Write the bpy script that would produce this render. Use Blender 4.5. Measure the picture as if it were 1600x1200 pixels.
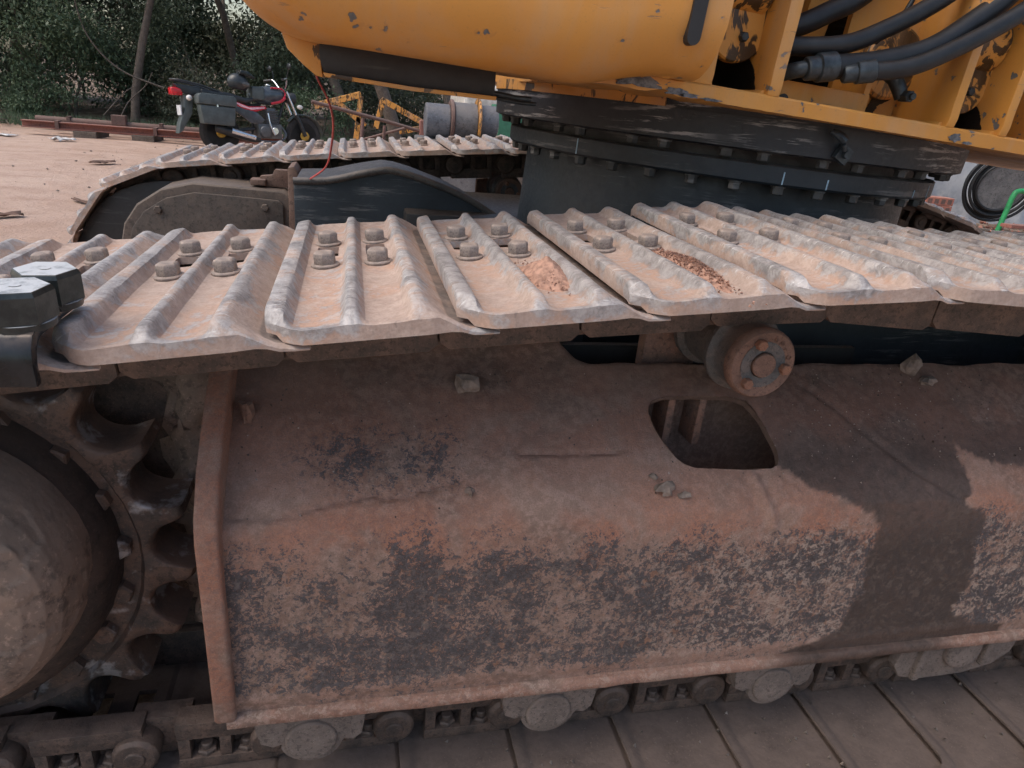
import bpy, bmesh, math, random
from mathutils import Vector, Matrix, noise
from math import sin, cos, pi, radians, sqrt, hypot, atan2, exp

for o in list(bpy.data.objects):
    bpy.data.objects.remove(o, do_unlink=True)
scene = bpy.context.scene
COL = scene.collection
random.seed(7)

# ------------------------------------------------------------------ camera
YAW, PITCH, ROLL = radians(14.517), radians(22.876), radians(5.642)
CAM = Vector((0.290, -0.694, 1.1636))
cam_d = bpy.data.cameras.new('camera')
cam_d.sensor_width = 36.0
cam_d.lens = 36.0 * 1054.25 / 1600.0
cam_d.clip_start = 0.02
cam_d.clip_end = 500.0
cam = bpy.data.objects.new('camera', cam_d)
COL.objects.link(cam)
_f = Vector((sin(YAW) * cos(PITCH), cos(YAW) * cos(PITCH), -sin(PITCH)))
_r = Vector((cos(YAW), -sin(YAW), 0))
_u = _r.cross(_f)
_r2 = _r * cos(ROLL) + _u * sin(ROLL)
_u2 = -_r * sin(ROLL) + _u * cos(ROLL)
m = Matrix((_r2, _u2, -_f)).transposed().to_4x4()
m.translation = CAM
cam.matrix_world = m
scene.camera = cam

# ------------------------------------------------------------------ sky, sun, exposure
SUN_EL, SUN_AZ = radians(56), radians(-102)      # azimuth measured from +Y towards +X
world = bpy.data.worlds.new('World')
scene.world = world
world.use_nodes = True
wn = world.node_tree.nodes
wl = world.node_tree.links
bg = wn['Background']
sky = wn.new('ShaderNodeTexSky')
sky.sky_type = 'NISHITA'
sky.sun_disc = False
sky.sun_elevation = SUN_EL
sky.sun_rotation = SUN_AZ
sky.air_density = 1.2
sky.dust_density = 3.0
sky.ozone_density = 0.6
wl.new(sky.outputs[0], bg.inputs[0])
bg.inputs[1].default_value = 0.15
sun_d = bpy.data.lights.new('sun', 'SUN')
sun_d.energy = 1.2
sun_d.angle = radians(50)
sun_d.color = (1.0, 0.93, 0.84)
sun = bpy.data.objects.new('sun', sun_d)
COL.objects.link(sun)
_sd = Vector((sin(SUN_AZ) * cos(SUN_EL), cos(SUN_AZ) * cos(SUN_EL), sin(SUN_EL)))
sun.rotation_euler = _sd.to_track_quat('Z', 'Y').to_euler()
sun.location = _sd * 30
vs = scene.view_settings
vs.view_transform = 'Standard'
vs.look = 'None'
vs.exposure = 0.45
vs.gamma = 1.0
vs.use_curve_mapping = False
cy_ = scene.cycles
cy_.use_adaptive_sampling = True
cy_.adaptive_threshold = 0.04
cy_.max_bounces = 4
cy_.diffuse_bounces = 2
cy_.glossy_bounces = 2
cy_.transmission_bounces = 2
cy_.transparent_max_bounces = 4

# ------------------------------------------------------------------ mesh helpers
def fbm(x, y=0, z=0, o=4):
    return noise.fractal(Vector((x, y, z)), 1.0, 2.0, o)

def n1(x, y=0, z=0):
    return noise.noise(Vector((x, y, z)))

def sm(a, b, x):
    t = max(0.0, min(1.0, (x - a) / (b - a)))
    return t * t * (3 - 2 * t)

def frame(o, x=None, y=None, z=None):
    """matrix with the given origin; z axis given, x axis hint"""
    z = Vector(z).normalized()
    x = Vector(x) if x is not None else (Vector((1, 0, 0)) if abs(z.x) < .9 else Vector((0, 1, 0)))
    y = z.cross(x).normalized()
    x = y.cross(z)
    mm = Matrix((x, y, z)).transposed().to_4x4()
    mm.translation = Vector(o)
    return mm

class MB:
    def __init__(s):
        s.v = []; s.f = []; s.att = {}
    def add(s, vs_, fs, mt=None):
        b = len(s.v)
        for p in vs_:
            p = Vector(p)
            s.v.append(mt @ p if mt else p)
        s.f += [tuple(i + b for i in q) for q in fs]
        return s
    def box(s, a, b, mt=None):
        (x0, y0, z0), (x1, y1, z1) = a, b
        vs_ = [(x0, y0, z0), (x1, y0, z0), (x1, y1, z0), (x0, y1, z0), (x0, y0, z1), (x1, y0, z1), (x1, y1, z1), (x0, y1, z1)]
        return s.add(vs_, [(0, 3, 2, 1), (4, 5, 6, 7), (0, 1, 5, 4), (1, 2, 6, 5), (2, 3, 7, 6), (3, 0, 4, 7)], mt)
    def prism(s, poly, h0, h1, mt=None):
        """poly in local xy (ccw), extruded along local z"""
        n = len(poly)
        vs_ = [(p[0], p[1], h0) for p in poly] + [(p[0], p[1], h1) for p in poly]
        fs = [tuple(range(n - 1, -1, -1)), tuple(range(n, 2 * n))]
        fs += [(i, (i + 1) % n, n + (i + 1) % n, n + i) for i in range(n)]
        return s.add(vs_, fs, mt)
    def lathe(s, prof, n=24, mt=None, a0=0.0, rf=None):
        """prof: (r, h) pairs revolved about local z"""
        vs_, fs = [], []
        for k, (r, h) in enumerate(prof):
            for i in range(n):
                a = a0 + 2 * pi * i / n
                rr = r * (rf(a, k) if rf else 1)
                vs_.append((rr * cos(a), rr * sin(a), h))
        for k in range(len(prof) - 1):
            for i in range(n):
                j = (i + 1) % n
                fs.append((k * n + i, k * n + j, (k + 1) * n + j, (k + 1) * n + i))
        if prof[0][0] > 1e-5: fs.append(tuple(range(n - 1, -1, -1)))
        if prof[-1][0] > 1e-5: fs.append(tuple(range((len(prof) - 1) * n, len(prof) * n)))
        return s.add(vs_, fs, mt)
    def cyl(s, r, h0, h1, n=20, mt=None, bev=0.0, a0=0.0):
        p = [(r, h0), (r, h1)] if bev <= 0 else [(r - bev, h0), (r, h0 + bev), (r, h1 - bev), (r - bev, h1)]
        return s.lathe(p, n, mt, a0)
    def tube(s, pts, r, n=10, cap=True):
        pts = [Vector(p) for p in pts]
        rings = []
        up = None
        for i, p in enumerate(pts):
            t = (pts[min(i + 1, len(pts) - 1)] - pts[max(i - 1, 0)]).normalized()
            if up is None:
                up = Vector((0, 0, 1)) if abs(t.z) < .9 else Vector((1, 0, 0))
            a = t.cross(up).normalized()
            up = a.cross(t).normalized()
            rr = r[i] if isinstance(r, (list, tuple)) else r
            rings.append([p + (a * cos(2 * pi * k / n) + up * sin(2 * pi * k / n)) * rr for k in range(n)])
        vs_ = [q for ring in rings for q in ring]
        fs = []
        for i in range(len(rings) - 1):
            for k in range(n):
                j = (k + 1) % n
                fs.append((i * n + j, i * n + k, (i + 1) * n + k, (i + 1) * n + j))
        if cap:
            fs += [tuple(range(n)), tuple(range(len(vs_) - 1, len(vs_) - n - 1, -1))]
        return s.add(vs_, fs)
    def mesh(s, name, mat=None, smooth=38, bevel=0.0, seg=2, fix=True):
        me = bpy.data.meshes.new(name)
        me.from_pydata([tuple(p) for p in s.v], [], s.f)
        for k, vals in s.att.items():
            a = me.attributes.new(k, 'FLOAT', 'POINT')
            a.data.foreach_set('value', vals)
        if fix or bevel > 0:
            bm = bmesh.new(); bm.from_mesh(me)
            if fix: bmesh.ops.recalc_face_normals(bm, faces=bm.faces)
            if bevel > 0:
                es = [e for e in bm.edges if len(e.link_faces) == 2 and e.calc_face_angle(0) > radians(30)]
                bmesh.ops.bevel(bm, geom=es, offset=bevel, segments=seg, affect='EDGES', profile=0.6, clamp_overlap=True)
            bm.to_mesh(me); bm.free()
        if smooth:
            me.polygons.foreach_set('use_smooth', [True] * len(me.polygons))
            me.set_sharp_from_angle(angle=radians(smooth))
        if mat: me.materials.append(mat)
        me.update()
        return me
    def obj(s, name, mat, parent=None, **k):
        return link(name, s.mesh(name, mat, **k), parent)

def link(name, me, parent=None):
    o = bpy.data.objects.new(name, me)
    COL.objects.link(o)
    if parent: o.parent = parent
    return o

def tag(o, label=None, cat=None, group=None, kind=None):
    if label: o['label'] = label
    if cat: o['category'] = cat
    if group: o['group'] = group
    if kind: o['kind'] = kind
    return o

def empty(name, loc=(0, 0, 0), rz=0.0, label=None, cat=None, group=None):
    o = bpy.data.objects.new(name, None)
    COL.objects.link(o)
    o.location = loc
    o.rotation_euler = (0, 0, rz)
    o.empty_display_size = .1
    return tag(o, label, cat, group)

def catmull(pts, n=8):
    pts = [Vector(p) for p in pts]
    out = []
    P_ = [pts[0] * 2 - pts[1]] + pts + [pts[-1] * 2 - pts[-2]]
    for i in range(1, len(P_) - 2):
        a, b, c, d = P_[i - 1:i + 3]
        for k in range(n):
            t = k / n
            out.append(.5 * ((2 * b) + (c - a) * t + (2 * a - 5 * b + 4 * c - d) * t * t + (3 * b - a - 3 * c + d) * t ** 3))
    out.append(pts[-1])
    return out

def inpoly(x, y, poly):
    c = False
    n = len(poly)
    for i in range(n):
        x1, y1 = poly[i]; x2, y2 = poly[(i + 1) % n]
        if (y1 > y) != (y2 > y) and x < (x2 - x1) * (y - y1) / (y2 - y1) + x1:
            c = not c
    return c

def seg_near(x, y, poly, closed=True):
    best = (1e9, None)
    n = len(poly)
    for i in range(n if closed else n - 1):
        x1, y1 = poly[i]; x2, y2 = poly[(i + 1) % n]
        dx, dy = x2 - x1, y2 - y1
        t = max(0, min(1, ((x - x1) * dx + (y - y1) * dy) / (dx * dx + dy * dy)))
        qx, qy = x1 + t * dx, y1 + t * dy
        d = hypot(x - qx, y - qy)
        if d < best[0]: best = (d, (qx, qy))
    return best

# ------------------------------------------------------------------ material helpers
class NT:
    def __init__(s, name):
        s.m = bpy.data.materials.new(name)
        s.m.use_nodes = True
        s.t = s.m.node_tree
        s.b = s.t.nodes['Principled BSDF']
        s._tc = None
    def n(s, kind, **kw):
        nd = s.t.nodes.new('ShaderNode' + kind)
        for k, v in kw.items():
            setattr(nd, k, v)
        return nd
    def l(s, a, b):
        s.t.links.new(a, b)
    def co(s, kind='Object'):
        if s._tc is None: s._tc = s.n('TexCoord')
        return s._tc.outputs[kind]
    def scaled(s, sc, src=None):
        mp = s.n('Mapping')
        mp.inputs['Scale'].default_value = sc
        s.l(src or s.co(), mp.inputs[0])
        return mp.outputs[0]
    def noise(s, scale, detail=6, rough=.6, dist=0, src=None):
        nd = s.n('TexNoise')
        nd.inputs['Scale'].default_value = scale
        nd.inputs['Detail'].default_value = min(detail, 4.5 if rough < .7 else 5.5)
        nd.inputs['Roughness'].default_value = rough
        nd.inputs['Distortion'].default_value = dist
        s.l(src or s.co(), nd.inputs['Vector'])
        return nd.outputs[0]
    def voro(s, scale, feature='F1', src=None):
        nd = s.n('TexVoronoi', feature=feature)
        nd.inputs['Scale'].default_value = scale
        s.l(src or s.co(), nd.inputs['Vector'])
        return nd.outputs[0]
    def ramp(s, x, a, b, lo=0.0, hi=1.0, smooth=True):
        nd = s.n('MapRange', interpolation_type='SMOOTHSTEP' if smooth else 'LINEAR')
        nd.inputs[1].default_value = a; nd.inputs[2].default_value = b
        nd.inputs[3].default_value = lo; nd.inputs[4].default_value = hi
        s.put(nd.inputs[0], x)
        return nd.outputs[0]
    def put(s, sock, v):
        if isinstance(v, bpy.types.NodeSocket): s.l(v, sock)
        elif isinstance(v, (tuple, list)): sock.default_value = tuple(v) + ((1,) if len(v) == 3 and len(sock.default_value) == 4 else ())
        else: sock.default_value = v
    def math(s, op, a, b=0.0):
        nd = s.n('Math', operation=op)
        s.put(nd.inputs[0], a); s.put(nd.inputs[1], b)
        return nd.outputs[0]
    def mix(s, fac, a, b, mode='MIX'):
        nd = s.n('MixRGB', blend_type=mode)
        s.put(nd.inputs[0], fac); s.put(nd.inputs[1], a); s.put(nd.inputs[2], b)
        return nd.outputs[0]
    def attr(s, name):
        nd = s.n('Attribute'); nd.attribute_name = name
        return nd.outputs['Fac']
    def up(s, a=.3, b=.9):
        g = s.n('NewGeometry'); sp = s.n('SeparateXYZ')
        s.l(g.outputs['Normal'], sp.inputs[0])
        return s.ramp(sp.outputs[2], a, b)
    def rnd(s):
        return s.n('ObjectInfo').outputs['Random']
    def out(s, col=None, rough=None, metal=None, bump=None, bd=.01, bs=.5, spec=None):
        if col is not None: s.put(s.b.inputs['Base Color'], col)
        if rough is not None: s.put(s.b.inputs['Roughness'], rough)
        if metal is not None: s.put(s.b.inputs['Metallic'], metal)
        if spec is not None: s.put(s.b.inputs['Specular IOR Level'], spec)
        if bump is not None:
            nd = s.n('Bump')
            nd.inputs['Strength'].default_value = bs
            nd.inputs['Distance'].default_value = bd
            s.put(nd.inputs['Height'], bump)
            s.l(nd.outputs[0], s.b.inputs['Normal'])
        return s.m

def plain(name, col, rough=.7, metal=0.0, var=.25, scale=12, bump=.0, dust=None, dustamt=.5, u0=.2):
    t = NT(name)
    a = t.noise(scale, 6)
    c = t.mix(t.ramp(a, .3, .7), tuple(x * (1 - var) for x in col), tuple(min(1, x * (1 + var)) for x in col))
    if dust:
        k = t.math('MULTIPLY', t.up(u0, .9), t.ramp(t.noise(scale * 2.3, 7), .3, .65, 0, dustamt))
        c = t.mix(k, c, dust)
    return t.out(c, rough, metal, bump=a if bump else None, bd=bump or .01)

DUST = (.31, .215, .165)

def mk_shoe():
    t = NT('worn_dusty_shoe_steel')
    wear = t.attr('wear')
    oi = t.n('ObjectInfo')
    ad = t.n('VectorMath', operation='ADD')
    t.l(t.co(), ad.inputs[0])
    cm = t.n('CombineXYZ'); t.l(t.math('MULTIPLY', oi.outputs['Random'], 9.0), cm.inputs[0]); t.l(t.math('MULTIPLY', oi.outputs['Random'], 5.0), cm.inputs[2])
    t.l(cm.outputs[0], ad.inputs[1])
    src = ad.outputs[0]
    big = t.noise(10, 4, .6, .3, src)
    mid = t.noise(45, 5, .7, .4, src)
    fin = t.noise(210, 4, .7, 0, src)
    dust = t.mix(t.ramp(mid, .35, .65), (.40, .295, .24), (.50, .38, .315))
    dust = t.mix(t.ramp(big, .45, .62, 0, .85), dust, (.50, .30, .205))
    steel = t.mix(t.ramp(mid, .35, .65), (.24, .225, .22), (.47, .44, .425))
    w = t.math('ADD', t.math('MULTIPLY', wear, .55), t.ramp(big, .36, .64, -.05, .60))
    w = t.math('ADD', w, t.ramp(mid, .35, .65, -.16, .16))
    wm = t.ramp(w, .40, .78)
    c = t.mix(wm, dust, steel)
    sc = t.noise(1, 3, .6, 0, t.scaled((40, 330, 40), src))
    scr = t.math('MULTIPLY', t.ramp(sc, .58, .66), t.ramp(wear, .7, 1.0))
    c = t.mix(t.math('MULTIPLY', scr, .75), c, (.72, .70, .68))
    dk = t.math('MULTIPLY', t.ramp(t.noise(60, 5, .75, .5, src), .56, .68), t.ramp(wear, .05, .5, .12, .6))
    c = t.mix(t.math('MULTIPLY', dk, .65), c, (.085, .07, .068))
    c = t.mix(t.ramp(fin, .45, .75, 0, .32), c, (.19, .135, .11))
    c = t.mix(t.ramp(fin, .52, .25, 0, .18), c, (.60, .50, .44))
    c = t.mix(t.ramp(oi.outputs['Random'], 0, 1, 0, .22), c, (.22, .18, .16))
    c = t.mix(t.math('MULTIPLY', t.ramp(wear, -.05, -.35), t.ramp(mid, .3, .7, .95, .6)), c, (.12, .10, .092))
    h = t.math('ADD', mid, t.math('MULTIPLY', fin, .35))
    return t.out(c, t.ramp(wm, 0, 1, .92, .55), t.ramp(wm, 0, 1, 0, .18), bump=h, bd=.0025, bs=.7)

def mk_frame():
    t = NT('crusted_rusty_frame_paint')
    oil = t.attr('oil'); crust = t.attr('crust'); red = t.attr('red')
    big = t.noise(5, 7, .6)
    blot = t.noise(48, 12, .78, .9)
    patch = t.noise(9, 4, .6, .5)
    fine = t.noise(190, 8, .78, .5)
    dust = t.mix(t.ramp(big, .35, .65), (.190, .128, .100), (.285, .190, .148))
    dust = t.mix(t.ramp(t.noise(70, 8, .7), .42, .62, 0, .8), dust, (.37, .25, .20))
    rust = t.mix(t.ramp(fine, .4, .6), (.40, .165, .095), (.29, .135, .095))
    c = t.mix(t.math('MULTIPLY', red, t.ramp(patch, .36, .58)), dust, rust)
    bare = t.mix(t.ramp(fine, .35, .65), (.030, .030, .034), (.085, .088, .095))
    bm_ = t.math('ADD', t.math('MULTIPLY', blot, .50), t.math('MULTIPLY', fine, .50))
    ck = t.math('ADD', t.math('MULTIPLY', crust, .13), t.ramp(patch, .30, .70, -.055, .055))
    k = t.ramp(t.math('ADD', bm_, ck), .575, .635)
    k = t.math('MULTIPLY', k, t.ramp(crust, .02, .4))
    c = t.mix(t.math('MULTIPLY', k, .9), c, bare)
    pale = t.math('MULTIPLY', t.ramp(t.noise(75, 9, .78, .5), .50, .60), t.attr('pale'))
    c = t.mix(t.math('MULTIPLY', pale, .6), c, (.44, .335, .27))
    og = t.math('MULTIPLY', t.ramp(t.noise(42, 9, .7), .60, .66), crust)
    c = t.mix(t.math('MULTIPLY', og, .5), c, (.38, .185, .105))
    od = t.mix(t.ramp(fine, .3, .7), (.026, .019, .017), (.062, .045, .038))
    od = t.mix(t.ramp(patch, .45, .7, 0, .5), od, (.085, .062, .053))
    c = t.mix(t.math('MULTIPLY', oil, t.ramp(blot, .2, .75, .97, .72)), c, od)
    g = t.noise(520, 3)
    c = t.mix(t.ramp(g, .3, .75, 0, .3), c, (.06, .045, .04))
    sp = t.math('MULTIPLY', t.ramp(t.voro(330), .0, .16, 1, 0), t.ramp(patch, .50, .62))
    c = t.mix(t.math('MULTIPLY', sp, .45), c, (.46, .40, .36))
    h = t.math('ADD', t.math('MULTIPLY', bm_, t.ramp(crust, 0, 1, .55, 1.2)), t.math('MULTIPLY', g, .12))
    return t.out(c, t.ramp(oil, 0, 1, .88, .58), 0, bump=h, bd=.006, bs=.8, spec=.3)

def mk_iron(name, base, base2, dust=DUST, da=.8, rough=.75, sc=14, shine=0.0):
    t = NT(name)
    a = t.noise(sc, 8, .65); b = t.noise(sc * 6, 7, .7)
    c = t.mix(t.ramp(a, .35, .65), base, base2)
    c = t.mix(t.ramp(b, .50, .64, 0, .7), c, tuple(x * .4 for x in base))
    c = t.mix(t.ramp(t.noise(sc * 17, 3, .7), .55, .72, 0, .5), c, tuple(min(1, x * 1.9) for x in base2))
    k = t.math('MULTIPLY', t.up(-.1, .85), t.ramp(a, .28, .62, .25, da))
    c = t.mix(k, c, t.mix(t.ramp(b, .35, .65), tuple(x * .75 for x in dust), dust))
    r = rough
    me_ = 0.0
    if shine:
        s_ = t.math('MULTIPLY', t.ramp(t.noise(sc * 1.4, 5), .55, .68), shine)
        c = t.mix(s_, c, (.55, .55, .56)); r = t.ramp(s_, 0, 1, rough, .3); me_ = s_
    return t.out(c, r, me_, bump=t.math('ADD', a, t.math('MULTIPLY', b, .35)), bd=.005, bs=.75)

def mk_yellow(name, chips=.5, oil=0.0, dusty=.25, chipscale=26):
    t = NT(name)
    a = t.noise(2.2, 5); b = t.noise(60, 8, .7)
    c = t.mix(t.ramp(a, .3, .7), (.57, .245, .042), (.66, .305, .062))
    c = t.mix(t.ramp(t.noise(7, 6, .6), .5, .75, 0, dusty), c, (.50, .25, .12))
    # chips through the paint down to dark primer
    cn = t.noise(chipscale, 3, .55)
    cl = t.noise(3.1, 3)
    chip = t.ramp(t.math('ADD', cn, t.math('MULTIPLY', cl, .25)), .845 - .06 * chips, .855 - .06 * chips)
    sc_ = t.noise(1, 4, .6, .2, t.scaled((14, 14, 120)))
    scr = t.math('MULTIPLY', t.ramp(sc_, .67, .70), t.ramp(t.noise(4, 2), .5, .6))
    chip = t.math('MAXIMUM', chip, t.math('MULTIPLY', scr, .6))
    c = t.mix(chip, c, t.mix(t.ramp(b, .3, .7), (.085, .09, .095), (.16, .15, .14)))
    rg = t.ramp(t.noise(11, 5), .35, .65, .42, .62)
    if oil:
        on = t.noise(1, 6, .65, 1.2, t.scaled((19, 19, 9)))
        om = t.ramp(on, .60 - .12 * oil, .635 - .12 * oil)
        c = t.mix(t.math('MULTIPLY', om, .94), c, (.02, .014, .010))
        rg = t.ramp(om, 0, 1, .5, .38)
    halo = t.ramp(t.math('ADD', cn, t.math('MULTIPLY', cl, .25)), .80 - .06 * chips, .85 - .06 * chips, 0, .35)
    c = t.mix(t.math('MULTIPLY', halo, t.math('SUBTRACT', 1.0, chip)), c, (.36, .15, .05))
    film = t.math('MULTIPLY', t.ramp(t.noise(1, 5, .65, .4, t.scaled((9, 9, 2.5))), .42, .72), .45)
    c = t.mix(film, c, (.47, .30, .17))
    c = t.mix(t.ramp(t.noise(260, 3, .7), .55, .75, 0, .25), c, (.30, .16, .06))
    hgt = t.math('ADD', t.math('MULTIPLY', chip, -1.0), t.math('MULTIPLY', b, .15))
    return t.out(c, rg, 0, bump=hgt, bd=.0015, bs=.7)

def mk_black(name, base=(.020, .023, .026), scratch=.5, dust=.35):
    t = NT(name)
    a = t.noise(6, 6); b = t.noise(90, 6, .7)
    c = t.mix(t.ramp(a, .3, .7), base, tuple(x * 1.7 for x in base))
    k = t.math('MULTIPLY', t.up(.15, .9), t.ramp(a, .3, .7, dust * .4, dust))
    c = t.mix(k, c, (.16, .125, .105))
    sc_ = t.noise(1, 6, .75, .3, t.scaled((5, 5, 70)))
    s_ = t.math('MULTIPLY', t.ramp(sc_, .53, .61), t.ramp(t.noise(3.4, 4), .44, .58, 0, scratch))
    c = t.mix(s_, c, (.36, .35, .34))
    return t.out(c, t.ramp(b, .3, .7, .42, .6), 0, bump=b, bd=.0012, bs=.4)

def mk_ground():
    t = NT('dry_red_dirt')
    a = t.noise(.35, 7, .6); b = t.noise(3.5, 9, .65); c_ = t.noise(40, 6, .7)
    c = t.mix(t.ramp(a, .35, .65), (.44, .30, .23), (.54, .395, .32))
    c = t.mix(t.ramp(b, .45, .7, 0, .55), c, (.38, .25, .185))
    c = t.mix(t.ramp(c_, .55, .75, 0, .5), c, (.28, .18, .13))
    st = t.noise(1, 5, .6, .5, t.scaled((.8, 5.5, 1)))
    c = t.mix(t.ramp(st, .54, .68, 0, .4), c, (.33, .20, .145))
    lit = t.attr('litter')
    lc = t.mix(t.ramp(c_, .4, .6), (.10, .075, .05), (.20, .145, .10))
    c = t.mix(t.math('MULTIPLY', lit, t.ramp(b, .3, .6, .35, 1)), c, lc)
    h = t.math('ADD', t.math('MULTIPLY', b, .6), t.math('MULTIPLY', c_, .25))
    return t.out(c, .95, 0, bump=h, bd=.06, bs=1.0, spec=.2)

def mk_leaf(name, c0, c1, c2):
    t = NT(name)
    at_ = t.attr('shade')
    c = t.mix(t.ramp(at_, 0, .5, smooth=False), c0, c1)
    c = t.mix(t.ramp(at_, .8, 1, smooth=False), c, c2)
    t.b.inputs['Subsurface Weight'].default_value = 0
    m_ = t.out(c, .55, 0, spec=.3)
    tr = t.n('BsdfTranslucent'); mx = t.n('MixShader'); mx.inputs[0].default_value = .25
    t.l(c, tr.inputs[0])
    t.l(t.b.outputs[0], mx.inputs[1]); t.l(tr.outputs[0], mx.inputs[2])
    t.l(mx.outputs[0], t.t.nodes['Material Output'].inputs[0])
    return m_

X = {}
X['shoe'] = mk_shoe()
X['frame'] = mk_frame()
X['bolt'] = mk_iron('dusty_bolt', (.21, .17, .148), (.32, .262, .225), (.46, .36, .30), .8, .65, 60)
X['link'] = mk_iron('greasy_link_iron', (.055, .042, .036), (.13, .085, .065), (.22, .15, .115), .75, .6, 22)
X['sprocket'] = mk_iron('sprocket_iron', (.05, .042, .038), (.13, .078, .056), (.20, .13, .10), .6, .55, 16, .5)
X['mud'] = mk_iron('dried_mud', (.17, .135, .11), (.25, .18, .145), (.27, .20, .165), .5, .95, 11)
X['hub'] = mk_iron('muddy_final_drive', (.145, .108, .086), (.215, .150, .114), (.235, .185, .15), .7, .85, 6)
X['drum'] = mk_iron('oily_drum', (.028, .023, .021), (.075, .052, .042), (.10, .075, .062), .5, .6, 9)
X['roller'] = mk_iron('rusty_roller', (.15, .088, .065), (.205, .115, .082), (.24, .165, .13), .6, .75, 30)
X['rolldark'] = mk_iron('grey_roller_paint', (.075, .08, .082), (.13, .11, .10), (.24, .17, .135), .6, .6, 26)
X['orangebolt'] = mk_iron('rust_orange_bolt', (.29, .14, .085), (.23, .115, .075), (.33, .19, .13), .5, .8, 60)
X['endplate'] = mk_iron('rusted_end_plate', (.20, .13, .105), (.27, .135, .09), (.25, .185, .155), .7, .85, 13)
X['plateinner'] = mk_iron('dusty_shoe_inside', (.10, .074, .062), (.16, .115, .094), (.17, .124, .102), .9, .9, 10)  # dusty lower shoes, colour darkened for the light blocked down there
X['yellow'] = mk_yellow('chipped_yellow_paint', .55, 0)
X['yellowoil'] = mk_yellow('oil_streaked_yellow_paint', .7, 1.15)
X['yellowlug'] = mk_yellow('yellow_lug_paint', .75, 0, .2, 34)
X['orange'] = mk_yellow('grimy_orange_paint', .6, .2, .6)  # grimier copy of the yellow, with the shade under the deck in its colour
X['black'] = mk_black('scuffed_black_paint', (.013, .015, .018), .8, .25)
X['black2'] = mk_black('dark_blue_grey_paint', (.012, .017, .022), .25, .4)
X['dark'] = mk_black('grimy_dark_steel', (.014, .013, .013), .1, .3)
X['hose'] = plain('black_rubber_hose', (.011, .012, .014), .5, 0, .3, 40, .001)
X['fitting'] = plain('grey_hose_fitting', (.045, .055, .062), .4, .4, .4, 60)
X['gloss'] = plain('glossy_black_steel', (.018, .02, .022), .22, .3, .5, 25, .001, (.25, .19, .15), .6)
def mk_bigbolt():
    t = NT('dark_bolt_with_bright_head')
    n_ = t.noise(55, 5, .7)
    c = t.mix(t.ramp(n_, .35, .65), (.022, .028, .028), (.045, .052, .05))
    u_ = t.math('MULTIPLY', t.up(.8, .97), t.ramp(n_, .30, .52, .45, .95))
    c = t.mix(u_, c, (.66, .66, .65))  # worn tops turned pale to imitate the reflected sky
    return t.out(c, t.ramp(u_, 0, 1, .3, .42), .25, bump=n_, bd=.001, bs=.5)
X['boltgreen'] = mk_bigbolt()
X['ground'] = mk_ground()
X['soil'] = plain('red_soil', (.37, .215, .155), .97, 0, .35, 90, .004)
X['stone'] = plain('grey_stone', (.28, .235, .20), .9, 0, .3, 30, .004)

# ================================================================== the ground
def build_ground():
    mb = MB()
    xs = [-160, -90, -50, -30, -20] + [-14 + .5 * i for i in range(61)] + [20, 28, 40, 60, 100, 160]
    ys = [-40, -20, -10, -5] + [-3 + .5 * i for i in range(61)] + [32, 40, 55, 80, 130, 250]
    lit = []
    for y in ys:
        for x in xs:
            d = hypot(x - 1.3, y - 1.3)
            z = -.01 + (.03 * fbm(x * .5, y * .5, 3) * sm(2.5, 6, d))
            if y > 13: z += .25 * sm(13, 18, y)
            mb.v.append(Vector((x, y, z)))
            e = y + .06 * x + .9 * n1(x * .35, y * .35, 5)
            lit.append(max(sm(11.5, 14.5, e) * (1 - sm(8, 10, x)), sm(7.0, 8.5, x + .5 * n1(x, y)) * sm(5.5, 7.0, y)))
    nx = len(xs)
    for j in range(len(ys) - 1):
        for i in range(nx - 1):
            mb.f.append((j * nx + i, j * nx + i + 1, (j + 1) * nx + i + 1, (j + 1) * nx + i))
    mb.att['litter'] = lit
    tag(mb.obj('ground', X['ground'], smooth=80), kind='structure')
build_ground()

# ================================================================== the excavator
EX = empty('crawler_excavator', (1.34, 1.27, 0), 0, 'yellow crawler excavator with dusty steel tracks and a black slewing ring', 'excavator')
bpy.context.view_layer.update()
EXI = Matrix.Translation((-1.34, -1.27, 0))

def exo(name, mb, mat, **k):
    """a part of the excavator modelled in world coordinates"""
    o = mb.obj(name, mat, EX, **k)
    o.matrix_parent_inverse = EXI
    return o

def exl(name, me, mw):
    o = link(name, me, EX)
    o.matrix_parent_inverse = EXI
    o.matrix_basis = mw
    return o

# ---- track path (outer face of the chain), one closed loop in x-z
P = 0.21
SC, SR = (-0.35, 0.436), 0.404          # sprocket
def ztop(x):
    n = x / P
    return .906 + P * (.123 * n - .005 * n * n) - .018

def path(ix):
    pts = []
    a0 = radians(97)
    for i in range(40):                        # round the sprocket, bottom to top (clockwise seen from -y)
        a = -pi / 2 - (2 * pi - pi / 2 - a0) * 0 - (pi * 1.0 - radians(7)) * i / 39
        pts.append((SC[0] + SR * cos(a), SC[1] + SR * sin(a)))
    top = [(x * .05, ztop(x * .05)) for x in range(-6, 21)]
    top += [(1.10, .988), (1.25, .979), (1.45, .968), (1.7, .965), (1.95, .971), (2.15, .979), (2.3, .974), (2.5, .942), (2.75, .895)]
    pts += [(p[0], p[1]) for p in catmull([(x, z, 0) for x, z in top], 3)]
    for i in range(40):
        a = pi / 2 - radians(12) - (pi - radians(12)) * i / 39
        pts.append((ix + .395 * cos(a), .427 + .395 * sin(a)))
    x = ix - .1
    while x > SC[0] + .02:
        pts.append((x, .032)); x -= .05
    pts.append(pts[0])
    return pts

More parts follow.
